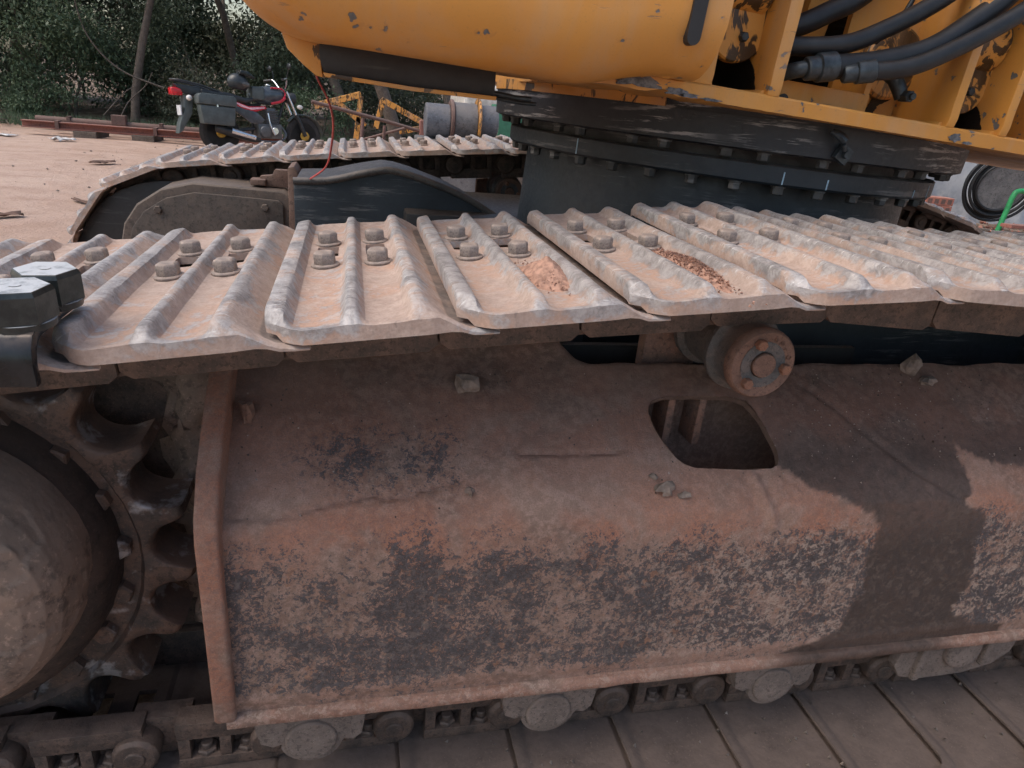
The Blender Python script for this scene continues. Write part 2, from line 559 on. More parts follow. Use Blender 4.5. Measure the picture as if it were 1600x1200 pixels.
PATH = path(3.0)
S = [0.0]
for i in range(1, len(PATH)):
    S.append(S[-1] + hypot(PATH[i][0] - PATH[i - 1][0], PATH[i][1] - PATH[i - 1][1]))
def on_path(s):
    s = s % S[-1]
    lo, hi = 0, len(S) - 1
    while hi - lo > 1:
        mid = (lo + hi) // 2
        if S[mid] <= s: lo = mid
        else: hi = mid
    t = (s - S[lo]) / max(1e-9, S[hi] - S[lo])
    a, b = PATH[lo], PATH[hi]
    return a[0] + (b[0] - a[0]) * t, a[1] + (b[1] - a[1]) * t
def s_of(x, top=True):
    for i in range(40, len(PATH) - 1):
        if top and PATH[i][0] <= x <= PATH[i + 1][0] and PATH[i][1] > .6:
            return S[i] + (x - PATH[i][0]) / max(1e-9, PATH[i + 1][0] - PATH[i][0]) * (S[i + 1] - S[i])
        if not top and PATH[i][0] >= x >= PATH[i + 1][0] and PATH[i][1] < .1:
            return S[i] + (PATH[i][0] - x) / max(1e-9, PATH[i][0] - PATH[i + 1][0]) * (S[i + 1] - S[i])
# bottom seams stand at x = 1.005 + k*P; the lip end of a shoe (u = P) is the seam
s_top0 = s_of(0.0)
s_seam = s_of(1.005, False)
def shoe_s():
    out = []
    s = s_top0
    n_up = int((S[-1] - s_top0) // P)
    # top run and idler up to the first bottom seam, stretched a hair so the seams land where they do
    k = round((s_seam - s_top0) / P)
    p1 = (s_seam - s_top0) / k
    s_end = s_seam + 4 * P
    flat = 9
    for i in range(flat): out.append(s_top0 + i * P)
    rest = (s_seam - (s_top0 + flat * P)); kk = round(rest / P); pp = rest / kk
    for i in range(kk): out.append(s_top0 + flat * P + i * pp)
    for i in range(4): out.append(s_seam + i * P)
    s = s_seam + 4 * P
    rest = S[-1] + s_top0 - 3 * P - s; kk = round(rest / P); pp = rest / kk
    for i in range(kk): out.append(s + i * pp)
    for i in range(3): out.append(S[-1] + s_top0 - (3 - i) * P)
    return out
SHOES = shoe_s()

def shoe_matrix(s, yoff=0.0, jit=0.0):
    a = on_path(s); b = on_path(s + P)
    dx, dz = b[0] - a[0], b[1] - a[1]
    L = hypot(dx, dz); dx /= L; dz /= L
    mm = Matrix(((dx, 0, -dz, a[0]), (0, 1, 0, yoff), (dz, 0, dx, a[1]), (0, 0, 0, 1)))
    if jit:
        mm = mm @ Matrix.Rotation(jit, 4, 'X')
    return mm

# ---- one shoe: triple grouser plate with turned-down ends, four bolt seats, two mud holes
def shoe_mesh():
    prof = [(-.010, -.004), (-.0102, .0138), (-.0088, .0174), (-.0055, .0188), (.001, .0192), (.0078, .0188), (.0112, .0170), (.0152, .0085), (.0195, .0022), (.030, .0003), (.046, -.0006), (.062, .0003), (.0690, .0022),
            (.0733, .0085), (.0766, .0155), (.0790, .0174), (.083, .0178), (.087, .0174), (.0894, .0155), (.0927, .0085), (.0970, .0022), (.104, .0003), (.119, -.0006), (.134, .0003), (.1410, .0022),
            (.1453, .0085), (.1486, .0155), (.1515, .0177), (.157, .0183), (.1618, .0176), (.1655, .0145), (.172, .0080), (.180, .0005), (.187, -.0070), (.194, -.0118), (.203, -.0135), (.212, -.0145)]
    ys = [0, .004, .009, .015, .022, .03, .039, .05, .065, .085, .11, .145, .18, .215, .25, .285, .32, .35, .372, .394, .415, .45, .485, .515, .535, .55, .561, .57, .578, .585, .591, .596, .6]
    W = .6
    holes = [(9, 11, 17, 20), (21, 23, 17, 20)]
    mb = MB(); wear = []
    def place(i, j, low):
        u, h = prof[i]; y = ys[j]
        e = min(y, W - y)
        near = y < W / 2
        fade = sm(-.005, .024, e)
        z = h * fade + .0070 * (1 - fade) if u < .170 else h
        bend = -.0035 * max(0.0, 1 - e / .018) ** 2
        off = .034 * max(0, min(1, 1 - (u + .010) / .042)) ** 1.3
        off2 = off * max(0, 1 - e / .09)
        uu = u
        if u > .165:
            k = (u - .165) / .047
            uu = u + .034 * k * exp(-((e - .004) / .024) ** 2)
            off2 += .010 * k * max(0, 1 - e / .03)
            z += -.004 * k * max(0, 1 - e / .05)
        yy = y + off2 if near else y - off2
        if low:
            zz = (-.004 if u < .006 else -.011) if u < .186 else min(-.011, h - .006)
            z = zz + bend * .95
            uu -= .0
        else:
            z += bend + .0011 * n1(u * 60, y * 25, 1) + .0012 * n1(u * 22, y * 7, 9)
            if 0 < h: yy += .0015 * n1(y * 30, u * 10, 3)
        if u > .190 and e > .012: return Vector((uu, yy + .010, z)), -.5
        return Vector((uu, yy + .010, z)), max(0, min(1, h / .0165)) * (.4 + .6 * sm(0, .03, e)) + .55 * (1 - sm(0, .022, e))
    ni, nj = len(prof), len(ys)
    for low in (0, 1):
        for j in range(nj):
            for i in range(ni):
                p, w = place(i, j, low)
                mb.v.append(p); wear.append(0 if low else w)
    def hid(i, j):
        return any(a <= i < b and c <= j < d for a, b, c, d in holes)
    edge = {}
    for j in range(nj - 1):
        for i in range(ni - 1):
            if hid(i, j): continue
            q = (j * ni + i, j * ni + i + 1, (j + 1) * ni + i + 1, (j + 1) * ni + i)
            mb.f.append(q)
            b = ni * nj
            mb.f.append((q[3] + b, q[2] + b, q[1] + b, q[0] + b))
            for k in range(4):
                e = (q[k], q[(k + 1) % 4])
                if (e[1], e[0]) in edge: del edge[(e[1], e[0])]
                else: edge[e] = 1
    b = ni * nj
    for (a_, c_) in edge:
        mb.f.append((c_, a_, a_ + b, c_ + b))
    mb.att['wear'] = wear
    return mb

shoe_me = shoe_mesh().mesh('track_shoe', X['shoe'], smooth=36)
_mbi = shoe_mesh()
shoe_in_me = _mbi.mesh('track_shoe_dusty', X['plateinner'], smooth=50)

def bolt_mesh():
    mb = MB()
    mb.lathe([(.0205, -.001), (.0208, .0018), (.0192, .0034)], 18)
    mb.lathe([(.0160, .003), (.0163, .0155), (.0152, .0188), (.0122, .0206), (.004, .0210)], 6, None, .3)
    return mb.mesh('bolt', X['bolt'], smooth=25, bevel=.0016)
bolt_me = bolt_mesh()
BOLTS = [(.045, .305), (.045, .450), (.120, .305), (.120, .450)]

def link_mesh(solid=False):
    mb = MB()
    # local: u along the track, y across, z inward is negative
    R1 = .165
    Y0, Y1 = .238, .278
    mb.box((0, Y0, -.118), (R1, Y1, -.082))
    mb.box((0, Y0, -.036), (R1, Y1, -.014))
    mb.box((0, Y0 + .001, -.083), (.034, Y1 - .001, -.035))
    mb.box((.079, Y0 + .001, -.083), (.098, Y1 - .001, -.035))
    mb.box((.145, Y0 + .001, -.083), (R1 - .001, Y1 - .001, -.035))
    mb.box((.146, Y0 + .026, -.112), (.238, Y1 + .022, -.030))
    mf = frame((.012, Y0 - .014, -.066), (1, 0, 0), None, (0, 1, 0))
    mb.cyl(.037, 0, .05, 22, mf, .006)
    mb.cyl(.017, -.004, .01, 16, mf, .002)
    mb.box((.02, Y0 + .03, -.1), (.16, Y1 + .004, -.016))
    if solid:
        mb = MB()
        mb.prism([(-.016, -.014), (-.016, -.096), (-.002, -.108), (.178, -.110), (.191, -.100), (.191, -.014)], Y0, Y1, Matrix(((1, 0, 0, 0), (0, 0, 1, 0), (0, 1, 0, 0), (0, 0, 0, 1))))
        mb.box((.150, Y0 + .012, -.106), (.232, Y1 + .016, -.016))
    return mb
link_me = link_mesh().mesh('track_link', X['link'], smooth=35, bevel=.006)
link_top_me = link_mesh(True).mesh('track_link_plate', X['link'], smooth=35, bevel=.003)
nut_mb = MB(); nut_mb.cyl(.0175, -.045, -.012, 6, None, .003, .4); nut_mb.cyl(.0105, -.056, -.02, 12, None, .002)
nut_me = nut_mb.mesh('nut', X['link'], smooth=25, bevel=.001)

def build_track(yoff, near):
    for i, s in enumerate(SHOES):
        a = on_path(s)
        bottom = a[1] < .2 and on_path(s + P)[1] < .2
        if not near and bottom: continue
        jit = radians(random.uniform(-.5, .5)) if not bottom else 0
        mw = shoe_matrix(s, yoff - (.035 if bottom else 0), jit)
        if not near: mw = Matrix.Translation((.045, 0, .006)) @ mw
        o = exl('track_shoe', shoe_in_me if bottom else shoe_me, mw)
        top = a[1] > .55
        if top and (near and a[0] < 2.4 or (not near and -.7 < a[0] < 1.3)):
            for (u, y) in BOLTS:
                b = link('bolt', bolt_me, o)
                b.matrix_basis = Matrix.Translation((u, y - .005, .0010)) @ Matrix.Rotation(random.uniform(0, 1), 4, 'Z')
        vis = near or a[1] > .4
        if vis:
            for row in (0, 1):
                if row == 1 and near and not bottom and a[0] > 1.6: continue
                mm = mw @ Matrix.Translation((0, 0 if bottom else -.035, 0)) if near else mw @ Matrix.Translation((0, -.10, 0))
                if row: mm = mw @ Matrix.Translation((0, .765, 0)) @ Matrix.Scale(-1, 4, (0, 1, 0))
                l = exl('track_link', link_me if (bottom or not near) else link_top_me, mm)
                if near and bottom and not row and a[0] < 1.9:
                    for u in (.056, .122):
                        nn = link('nut', nut_me, l)
                        nn.matrix_basis = Matrix.Translation((u, .256, .0))
build_track(0.0, True)
build_track(1.965, False)

# ---- track frame: sloped top, upright face, worn paint, oil stain, oval access hole
B0, KN, TP = (.10, .268), (.098, .600), (.325, .757)
V1 = hypot(KN[0] - B0[0], KN[1] - B0[1]); V2 = V1 + hypot(TP[0] - KN[0], TP[1] - KN[1])
def prof_at(v):
    r = .020
    if v <= V1: t = v / V1; p = (B0[0] + (KN[0] - B0[0]) * t, B0[1] + (KN[1] - B0[1]) * t)
    else: t = (v - V1) / (V2 - V1); p = (KN[0] + (TP[0] - KN[0]) * t, KN[1] + (TP[1] - KN[1]) * t)
    d = abs(v - V1)
    if d < .085:                                  # round the bend
        k = (1 - d / .085) ** 2 * .012
        p = (p[0] + k * .9, p[1] - k * .45)
    return p
NS = Vector((0, -(TP[1] - KN[1]), TP[0] - KN[0])).normalized()   # slope normal
NF = Vector((0, -1, 0))
HOLE = [(0.772, 0.51), (0.776, .523), (0.785, 0.533), (0.812, 0.541), (0.872, 0.5415), (0.927, 0.539), (.945, .535), (0.960, 0.527), (.970, .510), (0.978, 0.489), (0.986, 0.445), (.987, .43), (0.984, 0.416), (.978, .407), (0.966, 0.402), (0.9, 0.402), (0.827, 0.407), (.811, .414), (0.799, 0.426), (0.782, 0.461), (.775, .485)]
OIL = [(0.977, 0.41), (0.999, 0.38), (1.027, 0.359), (1.1, 0.342), (1.137, 0.31), (1.165, 0.286), (1.159, 0.209), (1.166, 0.123), (1.155, 0.057), (1.06, 0.020), (.98, -.02), (1.52, -.02), (1.529, 0.028), (1.41, 0.061), (1.393, 0.093), (1.41, 0.145), (1.378, 0.234), (1.38, 0.282), (1.346, 0.331), (1.348, 0.392), (1.356, 0.443), (1.387, 0.422), (1.432, 0.402), (1.481, 0.387), (1.558, 0.45), (1.62, .6), (1.452, 0.63), (1.09, 0.63), (1.009, 0.56), (0.98, 0.495)]
CRACKS = [[(0.124, 0.356), (0.181, 0.35), (0.222, 0.357), (0.281, 0.373), (0.321, 0.381), (0.334, 0.371), (0.389, 0.383), (0.446, 0.399)],
          [(0.539, 0.435), (0.58, 0.437), (0.632, 0.435), (0.702, 0.438)], [(1.095, 0.56), (1.142, 0.512), (1.168, 0.479), (1.2, 0.434), (1.244, 0.389), (1.338, 0.325)]]
RIDGE = [(0.929, 0.388), (0.94, 0.349), (0.96, 0.295)]

def build_frame():
    mb = MB()
    xs = []
    x = .118
    while x < 3.0:
        xs.append(x); x += .0052 if x < 1.75 else .05
    vs_ = [V2 * i / 118 for i in range(119)]
    extra = 6                                     # flat top and inner side
    oil, crust, red, pale = [], [], [], []
    nv = len(vs_) + extra
    for x in xs:
        for k in range(nv):
            if k < len(vs_):
                v = vs_[k]
                y, z = prof_at(v)
                nrm = NS if v > V1 else NF
                px, pv = x, v
                if x < 1.75:
                    d, q = seg_near(x, v, HOLE)
                    if d < .0034: px, pv = q; y, z = prof_at(pv)
                dsp = .0022 * fbm(x * 9, v * 9, 2) + .0010 * fbm(x * 40, v * 40, 4)
                # fresh mud crust on the slope, rough plate on the face
                if v > V1: dsp += .004 * max(0, fbm(x * 5 + 3, v * 6, 7)) * sm(V1, V1 + .05, v)
                dsp += .011 * exp(-(((x - .565) / .075) ** 2 + ((v - .375) / .06) ** 2))      # bulge
                dr, _ = seg_near(x, v, RIDGE, False)
                dsp += .005 * exp(-(dr / .009) ** 2) - .003 * exp(-((dr - .016) / .01) ** 2)
                for ci, c in enumerate(CRACKS):
                    if c[0][0] - .03 < x < c[-1][0] + .03:
                        dc, qc = seg_near(x, v + .006 * n1(x * 55, ci, 1), c, False)
                        dsp += (-.0045 if ci < 2 else -.005) * exp(-(dc / (.0048 if ci < 2 else .007)) ** 2)
                        if ci < 2 and v < qc[1] and dc < .03: dsp += .0035 * (1 - dc / .03)
                if .022 < v < .05: dsp += .0025 * sin((v - .022) / .028 * pi)                  # lower stiffener crease
                p = Vector((px, y, z)) + nrm * dsp
                wob = .014 * n1(x * 14, v * 14, 1) + .009 * n1(x * 45, v * 45, 3) + .006 * n1(x * 110, v * 110, 8)
                do, _ = seg_near(x + wob, v + wob * .6, OIL)
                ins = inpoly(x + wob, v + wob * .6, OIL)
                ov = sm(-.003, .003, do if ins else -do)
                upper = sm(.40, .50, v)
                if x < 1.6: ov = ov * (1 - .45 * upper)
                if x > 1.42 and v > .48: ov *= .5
                ov = max(ov, .42 * sm(.42, .56, v + .03 * n1(x * 7, v * 7, 6)))  # soil buildup on the upper slope, with shade below the chain painted in
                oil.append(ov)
                vj = v + .035 * n1(x * 6, v * 5, 11) + .02 * n1(x * 19, v * 15, 4)
                c_ = 1.0 - sm(V1 - .10, V1 + .02, vj)                                            # face
                c_ = max(c_ * (.35 + .65 * sm(.03, .06, v)), .85 * exp(-(((x - .36) / .13) ** 2 + ((v - .435) / .055) ** 2)))
                crust.append(min(1, c_))
                red.append(min(1, (.45 + .5 * n1(x * 5, 3, 8)) * 1.1 * exp(-((vj - .305) / .06) ** 2) + .3 * exp(-((v - .50) / .08) ** 2) + .18))
                pale.append(sm(.62, .95, x) * c_ + .35 * c_)
            else:
                e = k - len(vs_)
                yy, zz = [(.331, .757), (.336, .745), (.339, .70), (.342, .62), (.345, .45), (.345, .27)][e]
                kf = 1 - sm(.62, .70, x)
                y2, z2 = [(.345, .770), (.375, .788), (.41, .80), (.44, .80), (.46, .5), (.46, .27)][e]
                yy, zz = yy + (y2 - yy) * kf, zz + (z2 - zz) * kf
                p = Vector((x, yy, zz + (.006 * fbm(x * 8, yy * 8) if e < 2 else 0)))
                oil.append(0); crust.append(0); red.append(.2); pale.append(0)
            mb.v.append(p)
    nx = len(xs)
    for i in range(nx - 1):
        for k in range(nv - 1):
            if k < len(vs_) - 1:
                cx, cv = (xs[i] + xs[i + 1]) / 2, (vs_[k] + vs_[k + 1]) / 2
                if .76 < cx < 1.0 and .39 < cv < .55 and inpoly(cx, cv, HOLE): continue
            mb.f.append((i * nv + k, (i + 1) * nv + k, (i + 1) * nv + k + 1, i * nv + k + 1))
    # thickness of the plate round the hole
    b = len(mb.v); n = len(HOLE)
    for (hx, hv) in HOLE:
        y, z = prof_at(hv); p = Vector((hx, y, z))
        mb.v += [p + NS * .0015, p - NS * .010]
    for i in range(n):
        j = (i + 1) % n
        mb.f.append((b + 2 * i, b + 2 * j, b + 2 * j + 1, b + 2 * i + 1))
    for a in (crust, pale): a += [0.0] * (2 * n)
    oil += [.6] * (2 * n)
    red += [.1] * (2 * n)
    mb.att.update(oil=oil, crust=crust, red=red, pale=pale)
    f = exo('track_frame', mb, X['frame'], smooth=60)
    f['label'] = 'rust crusted track frame with a dark oil stain and an oval access hole'
    # rolled lower edge
    lb = MB()
    pr = [(.088, .262), (.088, .276), (.092, .281), (.104, .281), (.12, .277), (.12, .262), (.11, .256), (.094, .256)]
    N = 120
    lo_oil, lo_red, lo_c, lo_p = [], [], [], []
    for i in range(N + 1):
        x = .108 + (3.0 - .108) * i / N
        for (y, z) in pr:
            lb.v.append(Vector((x, y + .0016 * n1(x * 25, y * 50), z + .0018 * n1(x * 19, z * 50, 4))))
            lo_oil.append(sm(.98, 1.1, x) * (1 - sm(1.36, 1.44, x))); lo_red.append(.35); lo_c.append(.15); lo_p.append(.8)
    for i in range(N):
        for k in range(8):
            lb.f.append((i * 8 + k, (i + 1) * 8 + k, (i + 1) * 8 + (k + 1) % 8, i * 8 + (k + 1) % 8))
    lb.f += [tuple(range(8)), tuple(range(N * 8, N * 8 + 8))]
    lb.att.update(oil=lo_oil, crust=lo_c, red=lo_red, pale=lo_p)
    lo = lb.mesh('lower_flange', X['frame'], smooth=50)
    link('lower_flange', lo, f)
    # end plate towards the sprocket
    ep = MB()
    out = [(.088, .274), (.084, .282), (.082, .45), (.080, .60), (.088, .632), (.128, .682), (.20, .735), (.255, .765), (.30, .80), (.33, .835), (.36, .84), (.36, .274)]
    mt = Matrix(((0, 0, 1, 0), (1, 0, 0, 0), (0, 1, 0, 0), (0, 0, 0, 1)))
    ep.prism(out, .092, .122, mt)
    em = ep.mesh('end_plate', X['frame'], smooth=40, bevel=.006, seg=3)
    for nm_, fn in (('red', lambda v: .75), ('crust', lambda v: .16), ('pale', lambda v: .25), ('oil', lambda v: .18)):
        at_ = em.attributes.new(nm_, 'FLOAT', 'POINT'); at_.data.foreach_set('value', [fn(v.co) for v in em.vertices])
    e = link('end_plate', em, f)
    # ribs behind the hole
    for rx in (.828, .888):
        rb = MB(); rb.box((rx, .285, .615), (rx + .014, .34, .72))
        link('inner_rib', rb.mesh('inner_rib', X['endplate'], smooth=30, bevel=.003), f)
    iw = MB(); iw.box((.6, .425, .27), (1.3, .44, .755))
    link('inner_wall', iw.mesh('inner_wall', X['dark'], smooth=30), f)
    return f
FRAME = build_frame()

# ---- carrier roller on the frame
YM = Matrix(((1, 0, 0, 0), (0, 0, 1, 0), (0, -1, 0, 0), (0, 0, 0, 1)))     # local z -> +y
def yaxis(x, y, z):
    return Matrix.Translation((x, y, z)) @ YM
def carrier_roller(x, z, yo=0.0):
    mb = MB()
    mb.lathe([(.050, .0), (.0555, .006), (.0565, .016), (.0545, .020), (.0545, .045), (.0575, .050), (.0655, .054), (.0665, .060), (.064, .068), (.053, .074), (.053, .16), (.064, .165), (.064, .18), (.03, .185)], 48, yaxis(x, .163 + yo, z))
    o = exo('carrier_roller', mb, X['rolldark'], smooth=35)
    cp = MB()
    cp.lathe([(.0, -.0045), (.018, -.0045), (.0195, -.003), (.0195, .001), (.0205, .002), (.037, .002), (.043, .001), (.0525, .0), (.0560, .004), (.0572, .014), (.0562, .02)], 48, yaxis(x, .160 + yo, z))
    c = link('end_cap', cp.mesh('end_cap', X['roller'], smooth=35), o)
    for k in range(3):
        a = radians(112 + 120 * k)
        b = MB(); b.cyl(.0088, -.010, .004, 6, yaxis(x + .037 * cos(a), .160 + yo, z + .037 * sin(a)), .0015)
        link('bolt', b.mesh('bolt', X['orangebolt'], smooth=25), o)
    d = MB(); d.lathe([(.0375, -.0005), (.0375, .0012), (.021, .0012), (.021, -.0005)], 40, yaxis(x, .1615 + yo, z))
    link('cap_recess', d.mesh('cap_recess', X['rolldark'], smooth=30), o)
    # cast number on the cap
    for i, ch in enumerate('601C8'):
        cu = bpy.data.curves.new('cast_number', 'FONT'); cu.body = ch; cu.size = .011; cu.extrude = .0008; cu.align_x = 'CENTER'; cu.align_y = 'CENTER'
        tmp = bpy.data.objects.new('t', cu)
        dg = bpy.context.evaluated_depsgraph_get()
        COL.objects.link(tmp); dg.update()
        me = bpy.data.meshes.new_from_object(tmp.evaluated_get(bpy.context.evaluated_depsgraph_get()))
        bpy.data.objects.remove(tmp)
        a = radians(74 - 19 * i)
        me.transform(Matrix.Translation((x + .043 * cos(a), .1595 + yo, z + .043 * sin(a))) @ Matrix.Rotation(-(a - pi / 2), 4, 'Y').inverted() @ Matrix.Rotation(pi / 2, 4, 'X'))
        me.materials.clear(); me.materials.append(X['roller'])
        link('cast_number', me, o)
    # bracket
    bk = MB(); bk.prism([(-.075, -.10), (.03, -.10), (.02, .0), (-.03, .03), (-.075, .02)], 0, .03, Matrix.Translation((x - .03, .36 + yo, z)) @ Matrix(((1, 0, 0, 0), (0, 0, 1, 0), (0, 1, 0, 0), (0, 0, 0, 1))))
    bk.cyl(.035, .0, .08, 24, yaxis(x, .33 + yo, z))
    link('bracket', bk.mesh('bracket', X['endplate'], smooth=35, bevel=.003), o)
    return o
R1 = carrier_roller(.905, .822)
R1['label'] = 'rusty carrier roller with a three bolt end cap'
carrier_roller(2.15, .805)
carrier_roller(.925, .805, 1.95)

X['collar'] = mk_iron('dusty_collar_iron', (.13, .105, .09), (.18, .145, .125), (.26, .195, .16), .8, .85, 24)
# ---- track rollers hanging under the frame
def track_roller(x):
    mb = MB()
    c = (x, .15, .197)
    mb.lathe([(.040, .0), (.046, .004), (.046, .012), (.043, .016), (.05, .03), (.05, .07), (.066, .075), (.066, .10), (.058, .105), (.058, .2)], 30, yaxis(*c))
    o = exo('track_roller', mb, X['link'], smooth=35)
    br = MB()
    mt = Matrix.Translation((x, .122, .192)) @ Matrix(((1, 0, 0, 0), (0, 0, 1, 0), (0, 1, 0, 0), (0, 0, 0, 1)))
    pl = [(-.085, .065), (-.085, .02), (-.078, -.012), (-.06, -.022), (-.046, -.018)]
    pl += [(.05 * cos(radians(a)), -.012 + .05 * sin(radians(a))) for a in range(200, 345, 12)]
    pl += [(.052, -.02), (.066, -.024), (.08, -.012), (.085, .02), (.085, .065)]
    br.prism(pl, 0, .035, mt)
    br.cyl(.041, -.006, .01, 26, Matrix.Translation((x, .122, .180)) @ YM, .003)
    link('collar', br.mesh('collar', X['collar'], smooth=35, bevel=.004), o)
    for sx in (-.067, .067):
        b = MB(); b.cyl(.013, -.03, .0, 6, Matrix.Translation((x + sx, .15, .198)), .002)
        link('bolt', b.mesh('bolt', X['link'], smooth=25), o)
for x in (.225, .625, 1.07, 1.86, 2.25, 2.65): track_roller(x)
g = MB()
gp = [(-.115, .03), (-.12, -.005), (-.10, -.035), (-.05, -.048), (.06, -.046), (.13, -.03), (.165, .0), (.17, .035), (.155, .07), (-.10, .07)]
g.prism(gp, 0, .02, Matrix.Translation((1.46, .118, .20)) @ Matrix(((1, 0, 0, 0), (0, 0, 1, 0), (0, 1, 0, 0), (0, 0, 0, 1))))
g.cyl(.042, -.012, .01, 26, Matrix.Translation((1.49, .118, .222)) @ YM, .004)
g.box((1.385, .108, .16), (1.40, .12, .255))
g.box((1.545, .108, .18), (1.56, .12, .255))
exo('track_guard', g, X['collar'], smooth=35, bevel=.005)

# ---- sprocket and final drive
def build_sprocket(yo=0.0):
    NTH = 20
    n = NTH * 16
    ph = radians(3)
    mb = MB()
    prof = []
    for i in range(n):
        a = 2 * pi * i / n
        q = ((NTH * (a - ph) / (2 * pi)) + .5) % 1 - .5
        q = abs(q) / .40
        r = .390 - (.060 * sqrt(1 - q ** 2.2) if q < 1 else 0) - (.004 * ((q - 1) / .25) ** 2 if q > 1 else 0)
        prof.append((r, a))
    YA, YB = .285, .372
    rows = []
    for (y, k) in ((YA + .010, .0), (YA, .004), (YA - .001, .012), (YA - .001, .06), (YA + .012, .075), (YA + .012, .12)):
        rows.append((y, k))
    rows = [(YB, None, .0)] + [(YA + .012, None, .0), (YA + .003, None, .0035), (YA, None, .010)]
    for (y, _, off) in rows:
        for (r, a) in prof:
            rr = r - off
            mb.v.append(Vector((SC[0] + rr * cos(a), y + yo, SC[1] + rr * sin(a))))
    for (y, rr) in ((YA, .315), (YA + .010, .308), (YA + .010, .23), (YB, .23)):
        for (r, a) in prof:
            mb.v.append(Vector((SC[0] + rr * cos(a), y + yo, SC[1] + rr * sin(a))))
    tot = 8
    for k in range(tot - 1):
        for i in range(n):
            j = (i + 1) % n
            mb.f.append((k * n + i, k * n + j, (k + 1) * n + j, (k + 1) * n + i))
    for i in range(n):
        j = (i + 1) % n
        mb.f.append(((tot - 1) * n + i, (tot - 1) * n + j, j, i))
    for i, v in enumerate(mb.v):
        mb.v[i] = v + Vector((.0016 * n1(v.x * 35, v.z * 35, v.y * 35), .002 * n1(v.x * 20, v.z * 20, 4), .0016 * n1(v.x * 30, v.z * 30, 9)))
    o = exo('sprocket', mb, X['sprocket'], smooth=45)
    for k in range(20):
        a = radians(4 + 18 * k)
        b = MB(); b.cyl(.0195, -.014, .006, 6, yaxis(SC[0] + .283 * cos(a), YA + .006 + yo, SC[1] + .283 * sin(a)), .003, random.random())
        link('bolt', b.mesh('bolt', X['sprocket'], smooth=25), o)
    d = MB()
    d.lathe([(.27, .0), (.268, -.03), (.262, -.06), (.25, -.085), (.225, -.105), (.18, -.112), (.0, -.112)], 64, yaxis(SC[0] + .015, YA + .012 + yo, SC[1] + .02))
    dd = exo('final_drive_drum', d, X['drum'], smooth=50)
    # mud caked cover of the final drive
    h = MB()
    prof = [(.212, -.06), (.212, -.085), (.209, -.115), (.201, -.15), (.188, -.172), (.165, -.186), (.12, -.194), (.07, -.198), (.0, -.199)]
    N = 260
    prof2 = []
    for i in range(len(prof) - 1):
        for k in range(12):
            t = k / 12
            prof2.append((prof[i][0] * (1 - t) + prof[i + 1][0] * t, prof[i][1] * (1 - t) + prof[i + 1][1] * t))
    prof2.append(prof[-1])
    h.lathe(prof2, N, yaxis(SC[0] + .055, .29 + yo, SC[1] + .055))
    for i, v in enumerate(h.v):
        d_ = .003 * fbm(v.x * 3, v.y * 3, v.z * 3, 2) + .0006 * fbm(v.x * 40, v.y * 40, v.z * 40, 3) + .0025 * sm(.0, .02, fbm(v.x * 6, v.y * 6, v.z * 6 + 5, 4)) + .0006 * fbm(v.x * 130, v.y * 130, v.z * 130)
        c = Vector((SC[0], .25 + yo, SC[1]))
        h.v[i] = v + (v - c).normalized() * d_
    hh = exo('final_drive_cover', h, X['hub'], smooth=70)
    hh['label'] = 'mud caked round final drive cover'
    return o
build_sprocket()
fs_ = MB(); fs_.lathe([(.30, 0), (.34, .01), (.34, .06), (.1, .06)], 40, yaxis(SC[0], 2.02, SC[1])); exo('sprocket', fs_, X['dark'], smooth=40)
# mud packed housing behind the sprocket
mh = MB()
def lump(mb, c, s, n=20, amp=.3, fr=6, seed=0, squash=None):
    vs_, fs = [], []
    m_ = n // 2
    for i in range(m_ + 1):
        th = pi * i / m_
        for j in range(n):
            a = 2 * pi * j / n
            d = Vector((sin(th) * cos(a), sin(th) * sin(a), cos(th)))
            k = 1 + amp * fbm(d.x * fr * .3 + seed, d.y * fr * .3, d.z * fr * .3 + seed * 2)
            vs_.append((c[0] + d.x * s[0] * k, c[1] + d.y * s[1] * k, c[2] + d.z * s[2] * k))
    for i in range(m_):
        for j in range(n):
            q = (j + 1) % n
            fs.append((i * n + j, (i + 1) * n + j, (i + 1) * n + q, i * n + q))
    mb.add(vs_, fs)
lump(mh, (.075, .43, .70), (.10, .06, .13), 40, .5, 7, 3)
lump(mh, (.05, .44, .50), (.07, .05, .15), 36, .5, 8, 5)
lump(mh, (.12, .40, .60), (.07, .05, .2), 36, .5, 8, 6)
lump(mh, (.08, .42, .30), (.09, .05, .12), 30, .5, 8, 9)
exo('mud_pack', mh, X['mud'], smooth=60)
hz = MB(); hz.box((-.62, .44, .15), (.14, .49, .78))
exo('drive_mount', hz, X['link'], smooth=30, bevel=.01)

# ---- idler (front end, mostly out of view)
for yo in (0, 1.965):
    idl = MB(); idl.lathe([(.05, 0), (.10, .0), (.12, .02), (.22, .03), (.25, .0), (.28, .0), (.285, .06), (.31, .065), (.31, .095), (.285, .1), (.28, .16), (.1, .16)], 48, yaxis(3.0, .30 + yo, .427))
    exo('idler_wheel', idl, X['link'], smooth=35)

